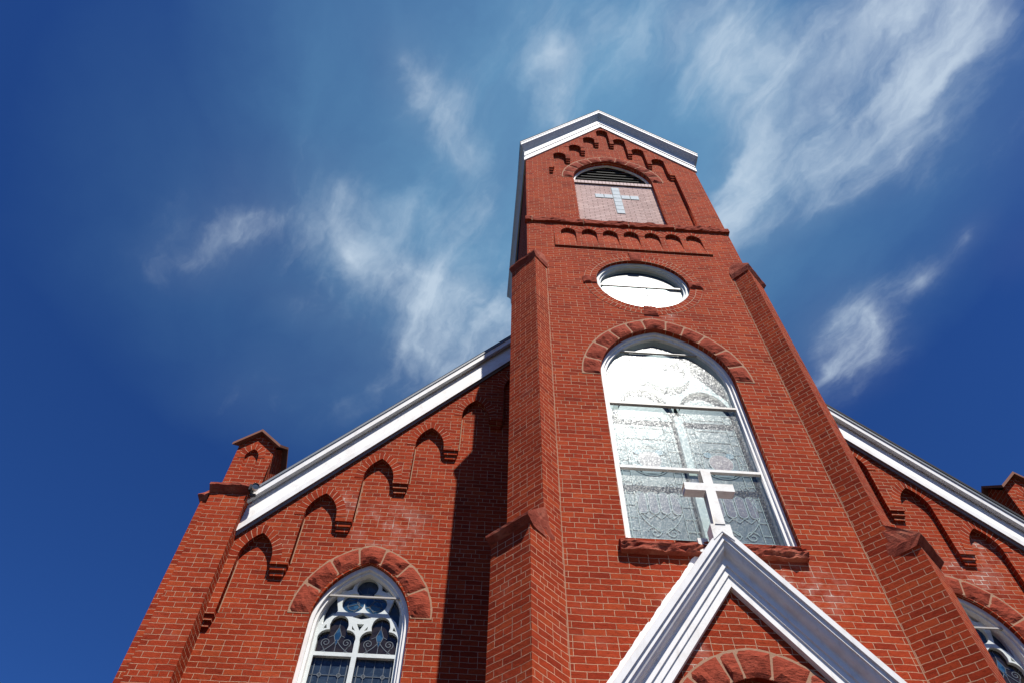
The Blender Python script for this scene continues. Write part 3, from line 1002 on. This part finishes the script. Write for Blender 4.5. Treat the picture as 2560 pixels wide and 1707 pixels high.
for (xa, xb) in ((-0.85, -0.01), (0.11, 0.85)):
    cx = (xa + xb) / 2
    for x in (xa + 0.05, xb - 0.05): lead.ribbon([(x, 7.0), (x, 9.3)], 0.008, LY)
    for x in (xa + 0.15, xb - 0.15): lead.ribbon([(x, 7.1), (x, 9.3)], 0.007, LY)
    for z in [7.10, 7.13]: lead.ribbon([(xa, z), (xb, z)], 0.007, LY)
    for i in range(12):
        z = 7.25 + i * 0.19
        lead.ribbon([(xa, z), (xa + 0.15, z)], 0.007, LY); lead.ribbon([(xb - 0.15, z), (xb, z)], 0.007, LY)
    # rosette
    zc_ = 8.40
    lead.ribbon(circle(cx, zc_, 0.155, 30), 0.008, LY, 0.004, True)
    lead.ribbon(circle(cx, zc_, 0.25, 8, math.pi / 8), 0.008, LY, 0.004, True)
    lead.ribbon(circle(cx, zc_, 0.27, 30), 0.007, LY, 0.004, True)
    sgm.slab(circle(cx, zc_, 0.152, 30), LY + 0.001, LY + 0.006, 3)
    for k in range(4):
        a = math.pi / 4 + k * math.pi / 2
        sgm.slab(circle(cx + 0.205 * math.cos(a), zc_ + 0.205 * math.sin(a), 0.052, 14), LY + 0.001, LY + 0.006, 2)
    # basket of upright lozenges with scrolls
    for k in range(4):
        x = cx - 0.20 + k * 0.135
        lo = [(x - 0.055, 7.56)] + [(x - 0.055 * math.cos(b), 7.78 + 0.06 * math.sin(b)) for b in [i * math.pi / 8 for i in range(9)]] + \
             [(x + 0.055 * math.cos(b), 7.56 - 0.06 * math.sin(b)) for b in [i * math.pi / 8 for i in range(9)]]
        lead.ribbon(lo, 0.008, LY, 0.004, True)
        sgm.slab(lo[1:], LY + 0.001, LY + 0.006, 1)
    for k in range(3):
        x = cx - 0.135 + k * 0.135
        lead.ribbon([(x - 0.065, 7.49), (x, 7.43), (x + 0.065, 7.49)], 0.007, LY)
        lead.ribbon([(x - 0.065, 7.85), (x, 7.92), (x + 0.065, 7.85)], 0.007, LY)
    for s_ in (-1, 1):
        lead.ribbon([(cx + s_ * (0.02 + 0.24 * math.sin(b)), 7.22 + 0.62 * (b / (math.pi * 0.75)) ** 1.2) for b in [i * math.pi * 0.75 / 14 for i in range(15)]], 0.009, LY)
        lead.ribbon(spiral(cx + s_ * 0.10, 7.22, 0.085, 1.3, 0.3, 1.0, 26, s_), 0.008, LY)
        lead.ribbon(spiral(cx + s_ * 0.25, 7.80, 0.05, 1.2, 1.0, 1.0, 20, s_), 0.007, LY)
        lead.ribbon(spiral(cx + s_ * 0.20, 7.98, 0.06, 1.2, 2.0, 1.0, 20, s_), 0.007, LY)
    lead.ribbon([(cx, 7.0), (cx, 7.14)], 0.007, LY)
    for i in range(3): lead.ribbon([(xa + 0.15, 8.80 + i * 0.22), (xb - 0.15, 8.80 + i * 0.22)], 0.009, LY)
lead.build('leading', LEAD_PALE, pw)
sgm.build('stained_glass', [GLASS_STAIN, GLASS_VIOLET, GLASS_TEAL, GLASS_MAUVE], pw)
rough_box('window_sill', -1.03, 0.96, -0.060, 0.10, 6.68, 6.835, STONE_CAP, pw, 0.026, 21.0, 0.035, 0.09)

# ---- diagonal buttresses, two stages each, rough stone caps
UP = [(-1.632, 0.0), (-1.845, -0.213), (-2.216, 0.158)]
LOW = [(-1.632, 0.0), (-2.005, -0.373), (-2.382, 0.004)]


def mirror(p): return [(-x, y) for x, y in p][::-1]


def grow(p, o, oi=0.0):
    """overhang: the two outer corners of a buttress plan pushed out"""
    (x0, y0), (x1, y1), (x2, y2) = p
    s_ = 1 / math.sqrt(2)
    return [(x0 + oi * s_, y0 - oi * s_), (x1 - o * s_ + oi * s_, y1 - o * s_ - oi * s_), (x2 - o * s_ - oi * s_, y2 - o * s_ + oi * s_)]


for side in (-1, 1):
    def pl(p, ex=0.42):
        q = [(-1.50, 0.132)] + p + [(p[2][0] + ex, p[2][1] + ex)]
        return [(x, y) for x, y in q][::-1] if side < 0 else [(-x, y) for x, y in q]
    ccw = lambda q: q if sum(q[i][0] * q[(i + 1) % len(q)][1] - q[(i + 1) % len(q)][0] * q[i][1] for i in range(len(q))) > 0 else q[::-1]
    mb = MB()
    mb.prism(ccw(pl(UP)), 6.70, 12.80)
    mb.prism(ccw(pl(LOW, 0.55)), 0.0, 6.70)
    bt = mb.build('buttress', BRICK, church)
    bt['label'] = 'left diagonal brick buttress of the tower' if side < 0 else 'right diagonal brick buttress of the tower'
    f = (lambda q: q) if side < 0 else (lambda q: [(-x, y) for x, y in q])
    lo = grow(UP, 0.055, 0.03); up = [(-1.60, 0.06), (-1.74, -0.06), (-2.02, 0.22)]
    lo = lo + [(lo[2][0] + 0.30, lo[2][1] + 0.30)]; up = up + [(-1.9, 0.36)]
    cap_stone('cap_stone', f(lo), f(up), 12.775, 12.93, STONE_CAP, bt, 0.020, 2.0 + side, 13.26, under=0.25)
    lo = grow(LOW, 0.065, 0.03)
    lo[0] = (-1.735, -0.10)
    up = [(-1.72, -0.07), (-1.825, -0.19), (-2.19, 0.18)]
    lo = lo + [(lo[2][0] + 0.16, lo[2][1] + 0.16)]; up = up + [(-2.12, 0.26)]
    cap_stone('cap_stone', f(lo), f(up), 6.675, 6.80, STONE_CAP, bt, 0.015, 6.0 + side * 2, 7.10, under=0.3)

# ---- tower cornice and roof
prof = [(0.02, 20.60), (-0.030, 20.60), (-0.030, 20.84), (-0.046, 20.83), (-0.046, 21.05), (0.06, 21.07)]
tcor = rake('tower_cornice', prof, GM, -2.0, 2.0, 0.0, WHITE, church)
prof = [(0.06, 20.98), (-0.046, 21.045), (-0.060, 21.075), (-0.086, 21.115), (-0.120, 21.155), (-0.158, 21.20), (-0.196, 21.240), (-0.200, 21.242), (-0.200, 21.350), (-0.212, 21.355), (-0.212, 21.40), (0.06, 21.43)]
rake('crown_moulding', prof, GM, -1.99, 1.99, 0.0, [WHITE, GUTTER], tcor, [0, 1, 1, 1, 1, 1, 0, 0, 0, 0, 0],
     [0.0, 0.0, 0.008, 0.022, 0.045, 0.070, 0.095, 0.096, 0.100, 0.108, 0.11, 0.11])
for s_ in (-1, 1):   # eaves running back along the tower sides
    mb = MB()
    ze = 21.242 - GM * 2.086
    P4 = [(s_ * 1.955, ze - 0.34), (s_ * 1.985, ze - 0.34), (s_ * 1.995, ze - 0.10), (s_ * 2.05, ze - 0.03), (s_ * 2.09, ze), (s_ * 2.095, ze + 0.15), (s_ * 1.9, ze + 0.15)]
    n = len(P4)
    V = [(x, y, z) for (x, z), y in zip(P4, (0.0, -0.044, -0.05, -0.120, -0.196, -0.195, 0.0))] + [(x + s_ * 0.065, 3.96, z) for x, z in P4]
    mb.add(V, [(i, (i + 1) % n, n + (i + 1) % n, n + i) if s_ > 0 else (i, n + i, n + (i + 1) % n, (i + 1) % n) for i in range(n)] + [tuple(range(n)), tuple(range(2 * n - 1, n - 1, -1))])
    mb.build('eave', GUTTER, tcor)
mb = MB()
for s_ in (-1, 1):
    mb.add([(0, -0.208, 21.43), (s_ * 2.11, -0.208, 21.43 - GM * 2.11), (s_ * 2.11, 3.98, 21.43 - GM * 2.11), (0, 3.98, 21.43),
            (0, -0.208, 21.47), (s_ * 2.11, -0.208, 21.47 - GM * 2.11), (s_ * 2.11, 3.98, 21.47 - GM * 2.11), (0, 3.98, 21.47)],
           [(0, 1, 2, 3), (4, 7, 6, 5), (0, 4, 5, 1), (1, 5, 6, 2), (2, 6, 7, 3)])
mb.build('tower_roof', ROOF, church)

# ------------------------------------------------------------------ nave front
ND = 1.83            # face of the corbelled brickwork
NF = ND + REC        # field of the wall
NM, NZ, NX = 1.178, 14.90, -0.049
NHW = 6.35
WX = 3.92
LW = dict(hw=0.610, zs=7.02, za=7.93, zb=4.4)
nave_out = gable_outline(NHW, 0.0, NM, NZ, NX)
nave_out[0] = (-6.36, 0.0); nave_out[1] = (6.30, 0.0)
nave = plate('nave_wall', nave_out, [arch_loop(s_ * WX, LW['hw'], LW['zs'], LW['za'], LW['zb'], 16) for s_ in (-1, 1)], NF, NF + 0.35, BRICK, church)
mb = MB()
for s_ in (-1, 1):
    xa, xb = sorted((s_ * 6.35, s_ * 6.0))
    mb.box(xa, xb, NF + 0.35, 22.0, 0.0, 8.00)
mb.slab(gable_outline(6.345, 0.0, NM, NZ, NX), 22.0, 22.3)
mb.build('nave_side_wall', BRICK, church)
for s_ in (-1, 1):
    mb = MB(); mb.box(s_ * WX - 0.9, s_ * WX + 0.9, 2.75, 2.77, 4.0, 8.4)
    mb.build('nave_interior', DARK, church)

# corbel table climbing both rakes
CX = [-5.41 + 0.679 * k for k in range(6)]
CP = [7.834 + 0.768 * k for k in range(6)]          # springing level of each arch
CH, CR = 0.222, 0.42
lowb = [(-6.30, CP[0] - 0.768), (CX[0] - CH, CP[0] - 0.768)]
for k in range(6):
    a = arch_loop(CX[k], CH, CP[k], CP[k] + CR, CP[k] - 0.01, 10)
    lowb += a[2:][::-1]
    if k < 5: lowb.append((CX[k + 1] - CH, CP[k]))
lowb.append((-1.75, CP[5]))
right = [(-x, z) for x, z in lowb][::-1]
top = [(6.30, NZ - NM * (6.30 - NX)), (NX, NZ), (-6.30, NZ - NM * (6.30 + NX))]
right[-1] = (6.30, CP[0] - 0.768)
ct = plate('corbel_table', lowb + right + top, [], ND, NF, BRICK, church)
for s_ in (-1, 1):
    for k in range(-1, 5):
        if k < 0:
            cxx, wd = CX[0] - CH - 0.07, 0.14
            zt = CP[0] - 0.768
        else:
            cxx, wd = (CX[k] + CX[k + 1]) / 2, 0.679 - 2 * CH
            zt = CP[k]
        corbel('corbel', s_ * cxx, zt - 0.001, NF, [(wd - 0.006, 0.092, 0.072), (wd - 0.03, 0.066, 0.072), (wd - 0.065, 0.038, 0.072)], ct)
for s_ in (-1, 1):
    for k in range(6):
        mb = MB()
        brick_arch(mb, s_ * CX[k], CH, CP[k], CP[k] + CR, 0.125, ND - 0.004 - 0.003 * (k % 2), 0.006, 14)
        mb.build('brick_arch', BRICK_ARCH, ct)

# white raking cornice
prof = [(1.86, 14.88), (1.800, 14.86), (1.785, 14.895), (1.752, 14.905), (1.750, 15.02), (1.762, 15.026), (1.806, 15.44), (1.795, 15.46), (1.775, 15.41), (1.712, 15.40), (1.704, 15.41),
        (1.700, 15.53), (1.684, 15.535), (1.684, 15.585), (2.0, 15.62)]
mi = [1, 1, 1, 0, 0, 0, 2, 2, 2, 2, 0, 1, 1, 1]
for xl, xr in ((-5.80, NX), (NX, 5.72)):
    o = rake('nave_cornice', prof, NM, xl, xr, NX, [WHITE, FLASH, SOFFIT_SHADE], church, mi)
mb = MB()
for s_ in (-1, 1):
    e = 6.55
    V = [(NX, 1.69, 15.59), (s_ * e, 1.69, 15.59 - NM * e), (s_ * e, 22.4, 15.59 - NM * e), (NX, 22.4, 15.59)]
    V += [(x, y, z + 0.06) for x, y, z in V]
    if s_ < 0:  # stop behind the pier pinnacles
        pass
    V[1] = (s_ * 5.80, 1.69, 15.59 - NM * 5.80); V[5] = (s_ * 5.80, 1.69, 15.65 - NM * 5.80)
    V[2] = (s_ * e, 22.4, 15.59 - NM * e)
    V2 = [(s_ * e, 2.6, 15.59 - NM * e), (s_ * e, 2.6, 15.65 - NM * e), (s_ * 5.80, 2.6, 15.59 - NM * 5.8), (s_ * 5.80, 2.6, 15.65 - NM * 5.8)]
    mb.add(V + V2, [(0, 1, 10, 8, 2, 3), (4, 7, 6, 9, 11, 5), (0, 4, 5, 1), (1, 5, 11, 10), (10, 11, 9, 8), (8, 9, 6, 2), (2, 6, 7, 3)])
mb.build('nave_roof', ROOF, church)

# ---- corner piers with gabled pinnacles
for s_ in (-1, 1):
    X = lambda x: s_ * -x if s_ > 0 else x      # mirror for the right-hand pier
    bx = lambda mb, x0, x1, *a: mb.box(min(X(x0), X(x1)), max(X(x0), X(x1)), *a)
    mb = MB()
    bx(mb, -6.25, -5.745, 1.65, 2.20, 0.0, 8.76)
    bx(mb, -6.36, -6.25, 1.705, 2.19, 0.0, 8.70)
    pr = mb.build('corner_pier', BRICK, church)
    lo = [(-5.725, 1.58), (-6.285, 1.58), (-6.285, 2.25), (-5.725, 2.25)]
    up = [(-5.69, 1.83), (-6.255, 1.83), (-6.255, 2.25), (-5.69, 2.25)]
    cap_stone('cap_stone', [(X(a), b) for a, b in lo], [(X(a), b) for a, b in up], 8.735, 8.89, STONE_CAP, pr, 0.024, 9.0 + s_, 9.13)
    lo = [(-6.28, 1.66), (-6.42, 1.66), (-6.42, 2.2), (-6.28, 2.2)]
    up = [(-6.26, 1.78), (-6.34, 1.78), (-6.34, 2.2), (-6.26, 2.2)]
    cap_stone('cap_stone', [(X(a), b) for a, b in lo], [(X(a), b) for a, b in up], 8.65, 8.74, STONE_CAP, pr, 0.02, 19.0 + s_, 8.93)
    # pinnacle
    x0, x1, y0, y1, zb, ze, za = -6.258, -5.698, 1.85, 2.41, 9.0, 9.93, 10.185
    xm, ym = (x0 + x1) / 2, (y0 + y1) / 2
    ol = [(X(x0), zb), (X(x1), zb), (X(x1), ze), (X(xm), za), (X(x0), ze)]
    if s_ > 0: ol = ol[::-1]
    ncx = X(-6.005)
    pin = plate('pinnacle', ol, [arch_loop(ncx, 0.103, 9.68, 9.865, 9.42, 8)], y0, y0 + 0.045, BRICK, church)
    mb = MB()
    mb.slab(ol, y0 + 0.045, y1)
    a, b = X(x0 + 0.001), X(x1 - 0.001)
    V = [(a, y0 + 0.05, zb), (a, y1 - 0.001, zb), (a, y1 - 0.001, ze), (a, ym, za - 0.002), (a, y0 + 0.05, ze)]
    V += [(b, y, z) for _, y, z in V]
    mb.add(V, [(0, 1, 2, 3, 4), (9, 8, 7, 6, 5), (0, 5, 6, 1), (1, 6, 7, 2), (2, 7, 8, 3), (3, 8, 9, 4), (4, 9, 5, 0)])
    me_ = mb.build('pinnacle_body', BRICK, pin)
    mb = MB(); brick_arch(mb, ncx, 0.103, 9.68, 9.865, 0.10, y0 - 0.005, 0.006, 10)
    mb.build('brick_arch', BRICK_ARCH, pin)
    mb = MB()
    ov, th = 0.08, 0.05
    sl = (za - ze) / (xm - x0)
    h_ = (x1 - x0) / 2 + ov
    tz, ez = za + 0.006, za + 0.006 - sl * h_
    for ax, ay in ((0, -1), (0, 1), (-1, 0), (1, 0)):      # four gables meeting in valleys
        for q in (-1, 1):
            tip = (xm + ax * h_, ym + ay * h_)
            cor = (tip[0] + (q * h_ if ax == 0 else 0), tip[1] + (q * h_ if ay == 0 else 0))
            T = [(xm, ym, tz), (tip[0], tip[1], tz), (cor[0], cor[1], ez)]
            V = [(X(x), y, z) for x, y, z in T] + [(X(x), y, z + th) for x, y, z in T]
            mb.add(V, [(0, 1, 2), (5, 4, 3), (0, 3, 4, 1), (1, 4, 5, 2), (2, 5, 3, 0)])
    o = mb.build('coping', plain('brown_coping_%d' % (s_ + 1), (0.20, 0.085, 0.055), 0.8, 0.2, 0.5), pin)
    bm = bmesh.new(); bm.from_mesh(o.data); bmesh.ops.recalc_face_normals(bm, faces=bm.faces); bm.to_mesh(o.data); bm.free()


# ---- traceried windows of the nave
def union_star(cx, cz, shapes, n=96):
    """outline of a union of circles and rectangles, seen as star-shaped from (cx, cz)"""
    pts = []
    for i in range(n):
        a = 2 * math.pi * i / n
        dx_, dz_ = math.cos(a), math.sin(a)
        best = 0.02
        for s_ in shapes:
            if s_[0] == 'c':
                ox, oz, r_ = s_[1] - cx, s_[2] - cz, s_[3]
                b = dx_ * ox + dz_ * oz
                q = b * b - (ox * ox + oz * oz - r_ * r_)
                if q > 0: best = max(best, b + math.sqrt(q))
            else:
                xa, xb, za_, zb_ = s_[1] - cx, s_[2] - cx, s_[3] - cz, s_[4] - cz
                t_ = 1e9
                if dx_ > 1e-9: t_ = min(t_, xb / dx_)
                if dx_ < -1e-9: t_ = min(t_, xa / dx_)
                if dz_ > 1e-9: t_ = min(t_, zb_ / dz_)
                if dz_ < -1e-9: t_ = min(t_, za_ / dz_)
                best = max(best, t_)
        pts.append((cx + dx_ * best, cz + dz_ * best))
    return pts


for s_ in (-1, 1):
    X0 = s_ * WX
    wn = empty('traceried_window', (X0, NF, 4.4), church)
    stone_arch('stone_arch', X0, LW['hw'], LW['zs'] + 0.10, LW['za'], 0.258, NF, 0.06, [0, 0.155, 0.30, 0.435, 0.565, 0.70, 0.845, 1.0], wn, 0.018, 0.018, 31 + s_)
    fr = plate('window_frame', arch_loop(X0, 0.609, 7.02, 7.928, 4.41, 16), [arch_loop(X0, 0.560, 7.02, 7.868, 4.46, 16)], NF + 0.06, NF + 0.30, WHITE, wn)
    plate('frame_moulding', arch_loop(X0, 0.562, 7.02, 7.87, 4.45, 16), [arch_loop(X0, 0.528, 7.02, 7.83, 4.5, 16)], NF + 0.105, NF + 0.30, WHITE, wn)
    TY = NF + 0.19
    tre = union_star(X0, 7.515, [('c', X0, 7.670, 0.138), ('c', X0 - 0.142, 7.435, 0.142), ('c', X0 + 0.142, 7.435, 0.142)])
    holes = [tre]
    lights = []
    for c_ in (-0.258, 0.258):
        c = X0 + c_
        L_ = union_star(c, 6.93, [('c', c, 7.105, 0.116), ('c', c, 7.140, 0.108), ('c', c - 0.112, 6.928, 0.120), ('c', c + 0.112, 6.928, 0.120), ('r', c - 0.227, c + 0.227, 6.745, 6.93)], 120)
        lights.append(L_); holes.append(L_)
        holes.append([(c - 0.227, 4.55), (c + 0.227, 4.55), (c + 0.227, 6.695), (c - 0.227, 6.695)])
    spl = [(-0.475, 7.10), (-0.466, 7.30), (-0.43, 7.44), (-0.371, 7.55), (-0.352, 7.45), (-0.315, 7.315), (-0.345, 7.262), (-0.43, 7.185)]
    upl = [(-0.30, 7.63), (-0.237, 7.70), (-0.175, 7.76), (-0.190, 7.64), (-0.25, 7.615)]
    sm = [[(-0.452, 7.055), (-0.418, 7.118), (-0.405, 7.065)], [(-0.100, 7.112), (-0.050, 7.041), (-0.093, 7.062)]]
    for pl_ in [spl, upl] + sm:
        holes.append([(X0 + x, z) for x, z in pl_]); holes.append([(X0 - x, z) for x, z in pl_])
    holes.append([(X0 - 0.115, 7.232), (X0, 7.302), (X0 + 0.115, 7.232), (X0, 7.205)])
    holes.append([(X0 - 0.045, 7.138), (X0 + 0.045, 7.138), (X0, 7.048)])
    plate('tracery', arch_loop(X0, 0.558, 7.02, 7.868, 4.47, 16), holes, TY, TY + 0.05, WHITE_SASH, wn)
    GY = TY + 0.055
    plate('leaded_glass', arch_loop(X0, 0.535, 7.02, 7.84, 4.48, 16), [], GY, GY + 0.01, GLASS_BLUE, wn)
    sk = MB(); br = MB(); ld = MB()
    sk.slab([(X0 + (x - X0) * 0.99, z) for x, z in union_star(X0, 7.515, [('c', X0 - 0.142, 7.435, 0.142), ('c', X0 + 0.142, 7.435, 0.142), ('c', X0, 7.50, 0.12)])], GY - 0.003, GY + 0.002)
    for c_, L_ in zip((-0.258, 0.258), lights):
        c = X0 + c_
        br.slab(L_, GY - 0.003, GY + 0.002)
        y = GY - 0.008
        dm = [(c, 7.12), (c + 0.045, 7.0), (c, 6.86), (c - 0.045, 7.0)]
        ld.ribbon(dm, 0.009, y, 0.004, True)
        sk.slab(dm, GY - 0.005, GY - 0.001)
        ld.ribbon([(c, 7.12), (c, 7.22)], 0.007, y); ld.ribbon([(c, 6.86), (c, 6.75)], 0.007, y)
        for q in (-1, 1):
            ld.ribbon(spiral(c + q * 0.125, 6.90, 0.06, 1.5, -1.2, 1.0, 26, q), 0.008, y)
            ld.ribbon([(c + q * (0.01 + 0.19 * t_ ** 1.6), 6.94 - 0.19 * t_) for t_ in [i / 10 for i in range(11)]], 0.008, y)
            ld.ribbon([(c + q * 0.16, 6.86), (c + q * 0.10, 6.75)], 0.007, y)
            ld.ribbon([(c + q * 0.19, 6.95), (c + q * 0.225, 6.99)], 0.006, y)
            ld.ribbon([(c + q * 0.045, 7.0), (c + q * 0.10, 6.97)], 0.006, y)
        for i in range(1, 4): ld.ribbon([(c - 0.227 + i * 0.1135, 4.55), (c - 0.227 + i * 0.1135, 6.69)], 0.007, y)
        for q in (-0.195, 0.195): ld.ribbon([(c + q, 4.55), (c + q, 6.69)], 0.012, y)
        for i in range(8):
            z = 6.48 - i * 0.27
            ld.ribbon([(c - 0.227, z), (c + 0.227, z)], 0.007, y)
            for q in (-0.1135, 0.1135): ld.ribbon(circle(c + q, z, 0.022, 10), 0.01, y - 0.001, 0.004, True)
        ld.ribbon([(c, 6.22), (c - 0.03, 6.30), (c, 6.40), (c + 0.03, 6.30)], 0.008, y, 0.004, True)
    y = GY - 0.008
    ld.ribbon(circle(X0, 7.51, 0.105, 24), 0.008, y, 0.004, True)
    for i in range(12):
        a = 2 * math.pi * i / 12
        ld.ribbon([(X0 + 0.105 * math.cos(a), 7.51 + 0.105 * math.sin(a)), (X0 + 0.26 * math.cos(a), 7.51 + 0.2 * math.sin(a))], 0.005, y)
    for q in (-0.142, 0.142): ld.ribbon(circle(X0 + q, 7.435, 0.075, 18), 0.006, y, 0.004, True)
    sk.build('blue_glass', GLASS_SKY, wn)
    br.build('smoky_glass', GLASS_BROWN, wn)
    ld.build('leading', LEAD, wn)
    mb = MB(); mb.box(X0 - 0.465, X0 + 0.465, NF + 0.075, NF + 0.097, 7.445, 7.467)
    mb.build('guard_rod', ROD, wn)
    rough_box('window_sill', X0 - 0.75, X0 + 0.75, NF - 0.06, NF + 0.1, 4.22, 4.40, STONE_CAP, wn, 0.02, 41.0 + s_, 0.05, 0.06)

# ------------------------------------------------------------------ porch
PM = 1.352
PY = -0.071
po_out = gable_outline(1.58, 0.0, PM, 6.30)
porch = plate('porch_wall', po_out, [arch_loop(0, PORCH_HW, 4.62, 5.32, 0.15, 14)], PY, -0.001, BRICK, church)
stone_arch('stone_arch', 0.025, PORCH_HW, 4.61, 5.318, 0.268, PY, 0.05, [0, 0.13, 0.26, 0.385, 0.447, 0.565, 0.69, 0.80, 0.90, 1.0], porch, 0.020, 0.016, 51)
prof = [(-0.01, 6.225), (PY - 0.004, 6.225), (-0.128, 6.238), (-0.128, 6.358), (-0.145, 6.364), (-0.145, 6.460), (-0.166, 6.468), (-0.166, 6.555), (-0.176, 6.575), (-0.190, 6.585), (-0.208, 6.594), (-0.228, 6.610),
        (-0.246, 6.634), (-0.258, 6.662), (-0.266, 6.690), (-0.284, 6.692), (-0.285, 6.760), (-0.309, 6.760), (-0.312, 6.852), (-0.28, 6.872), (0.0, 6.92)]
pc = rake('porch_cornice', prof, PM, -1.66, 1.66, 0.0, [WHITE, MORTAR_M], porch)
rnd = random.Random(4)
for s_ in (-1, 1):      # ragged painted flashing where the porch roof meets the tower
    mb = MB()
    xs_ = [0.16 + i * 0.022 for i in range(67)]
    lo = [(s_ * x, 6.80 - PM * x) for x in xs_]
    hi = [(s_ * x, 7.03 - PM * x + 0.018 * noise.noise(Vector((x * 9, s_, 0))) + rnd.uniform(-0.010, 0.012)) for x in xs_]
    pts = lo + hi[::-1]
    for i in range(len(xs_) - 1):
        q = [lo[i], lo[i + 1], hi[i + 1], hi[i]]
        mb.slab(q if s_ > 0 else q[::-1], -0.007, 0.004)
    mb.build('flashing', WHITE, porch)
mb = MB()
mb.box(-0.20, -0.09, -0.075, -0.005, 6.70, 6.88)
mb.build('flashing_end', WHITE_OLD, porch)
door = empty('door', (0, 0.12, 0.15), church)
for s_ in (-1, 1):
    mb = MB()
    xa, xb = sorted((s_ * 0.006, s_ * 0.60))
    mb.box(xa, xb, 0.16, 0.22, 0.16, 4.30)
    mb.build('door_leaf', DOORWOOD, door)
    mb = MB(); mb.box(s_ * 0.07 - 0.015, s_ * 0.07 + 0.015, 0.10, 0.16, 1.15, 1.40)
    mb.build('handle', BRASS, door)
plate('transom_glass', arch_loop(0, 0.6, 4.62, 5.25, 4.34, 12), [], 0.19, 0.2, GLASS_BROWN, door)
mb = MB()
mb.box(-1.1, 1.1, -0.9, -0.07, 0.0, 0.15)
mb.build('door_step', STONE_CAP, church)

# pale pointing in the inner corners and beside the recesses
for s_ in (-1, 1):
    mb = MB()
    n = 40
    for (xc, za_, zb_) in ((1.640, 6.95, 12.85), (1.640, 0.0, 6.95)):
        for i in range(n):
            z0_, z1_ = za_ + (zb_ - za_) * i / n, za_ + (zb_ - za_) * (i + 1) / n
            j0 = 0.006 * noise.noise(Vector((z0_ * 3, s_, 0))); j1 = 0.006 * noise.noise(Vector((z1_ * 3, s_, 0)))
            q = [(s_ * (xc + 0.01), z0_), (s_ * (xc - 0.013 - j0), z0_), (s_ * (xc - 0.013 - j1), z1_), (s_ * (xc + 0.01), z1_)]
            mb.slab(q, -0.004, 0.002)
    mb.build('mortar_joint', MORTAR_M, front)
    for k in range(6):
        mb = MB()
        x = CX[k] - CH if s_ < 0 else -CX[k] - CH
        z1_ = CP[k] if s_ < 0 else (CP[k] if False else CP[k])
        z0_ = CP[k] - 0.76 if s_ < 0 else CP[k] - 0.03
        mb.box(x + 0.001, x + 0.015, NF - 0.003, NF + 0.002, z0_, z1_)
        mb.build('mortar_joint', MORTAR_M, ct)

# ------------------------------------------------------------------ white cross standing on the porch gable
cr = empty('cross', (-0.012, -0.265, 6.715))
tag(cr, 'white painted wooden cross with chipped paint standing on the porch gable peak', 'cross')
loc = lambda o: o
mb = MB()
cx_, y0, y1 = -0.005, -0.060, 0.055
hw_ = 0.054
ol = [(-hw_, 0.15), (hw_, 0.15), (hw_, 0.625), (0.272, 0.625), (0.272, 0.735), (hw_, 0.735), (hw_, 0.945), (-hw_, 0.945), (-hw_, 0.735), (-0.278, 0.735), (-0.278, 0.625), (-hw_, 0.625)]
me = plate_mesh('cross_beam', ol, [], y0, y1)
cb = link('cross_beam', me, WHITE_OLD, cr)
bv = cb.modifiers.new('bevel', 'BEVEL'); bv.width = 0.004; bv.segments = 2
mb = MB()
pts = [(-0.108, -0.06), (0.0, 0.055), (0.108, -0.06), (0.108, 0.155), (-0.108, 0.155)]
mb.slab(pts, -0.052, 0.09)
pb = mb.build('cross_base', WHITE_OLD, cr)
bv = pb.modifiers.new('bevel', 'BEVEL'); bv.width = 0.004; bv.segments = 2

# ------------------------------------------------------------------ floodlight on the pier cap
fl = empty('floodlight', (-5.66, 1.60, 8.72))
tag(fl, 'small black and white floodlight beside the left pinnacle at the foot of the white cornice', 'floodlight')
mb = MB()
R_, n = 0.058, 18
for i in range(n):
    a0, a1 = 2 * math.pi * i / n, 2 * math.pi * (i + 1) / n
    ring = lambda a, r_, d: (0.02 + d * 0.10, -0.10 * d, 0.12 + 0) if False else (d * 0.35 + r_ * math.cos(a) * 0.8, -d * 0.9 + r_ * math.cos(a) * 0.35, 0.115 + r_ * math.sin(a) - d * 0.25)
    for (r0, d0, r1, d1) in ((0.03, -0.07, 0.04, -0.05), (0.04, -0.05, R_, 0.03), (R_, 0.03, R_, 0.07)):
        mb.add([ring(a0, r0, d0), ring(a1, r0, d0), ring(a1, r1, d1), ring(a0, r1, d1)], [(0, 1, 2, 3)])
mb.build('lamp_housing', WHITE_OLD, fl, True)
mb = MB()
mb.add([ring(2 * math.pi * i / n, R_ - 0.004, 0.055) for i in range(n)], [tuple(range(n))])
mb.build('lens', GLASS_BLUE, fl)
mb = MB(); mb.box(-0.05, -0.02, 0.02, 0.06, 0.02, 0.17); mb.box(-0.05, 0.03, 0.02, 0.06, 0.0, 0.03)
mb.box(-0.075, -0.05, -0.03, 0.03, 0.06, 0.16)
mb.build('bracket', BLACK_METAL, fl)

for o in WORLD_PARTS: del o['_world']
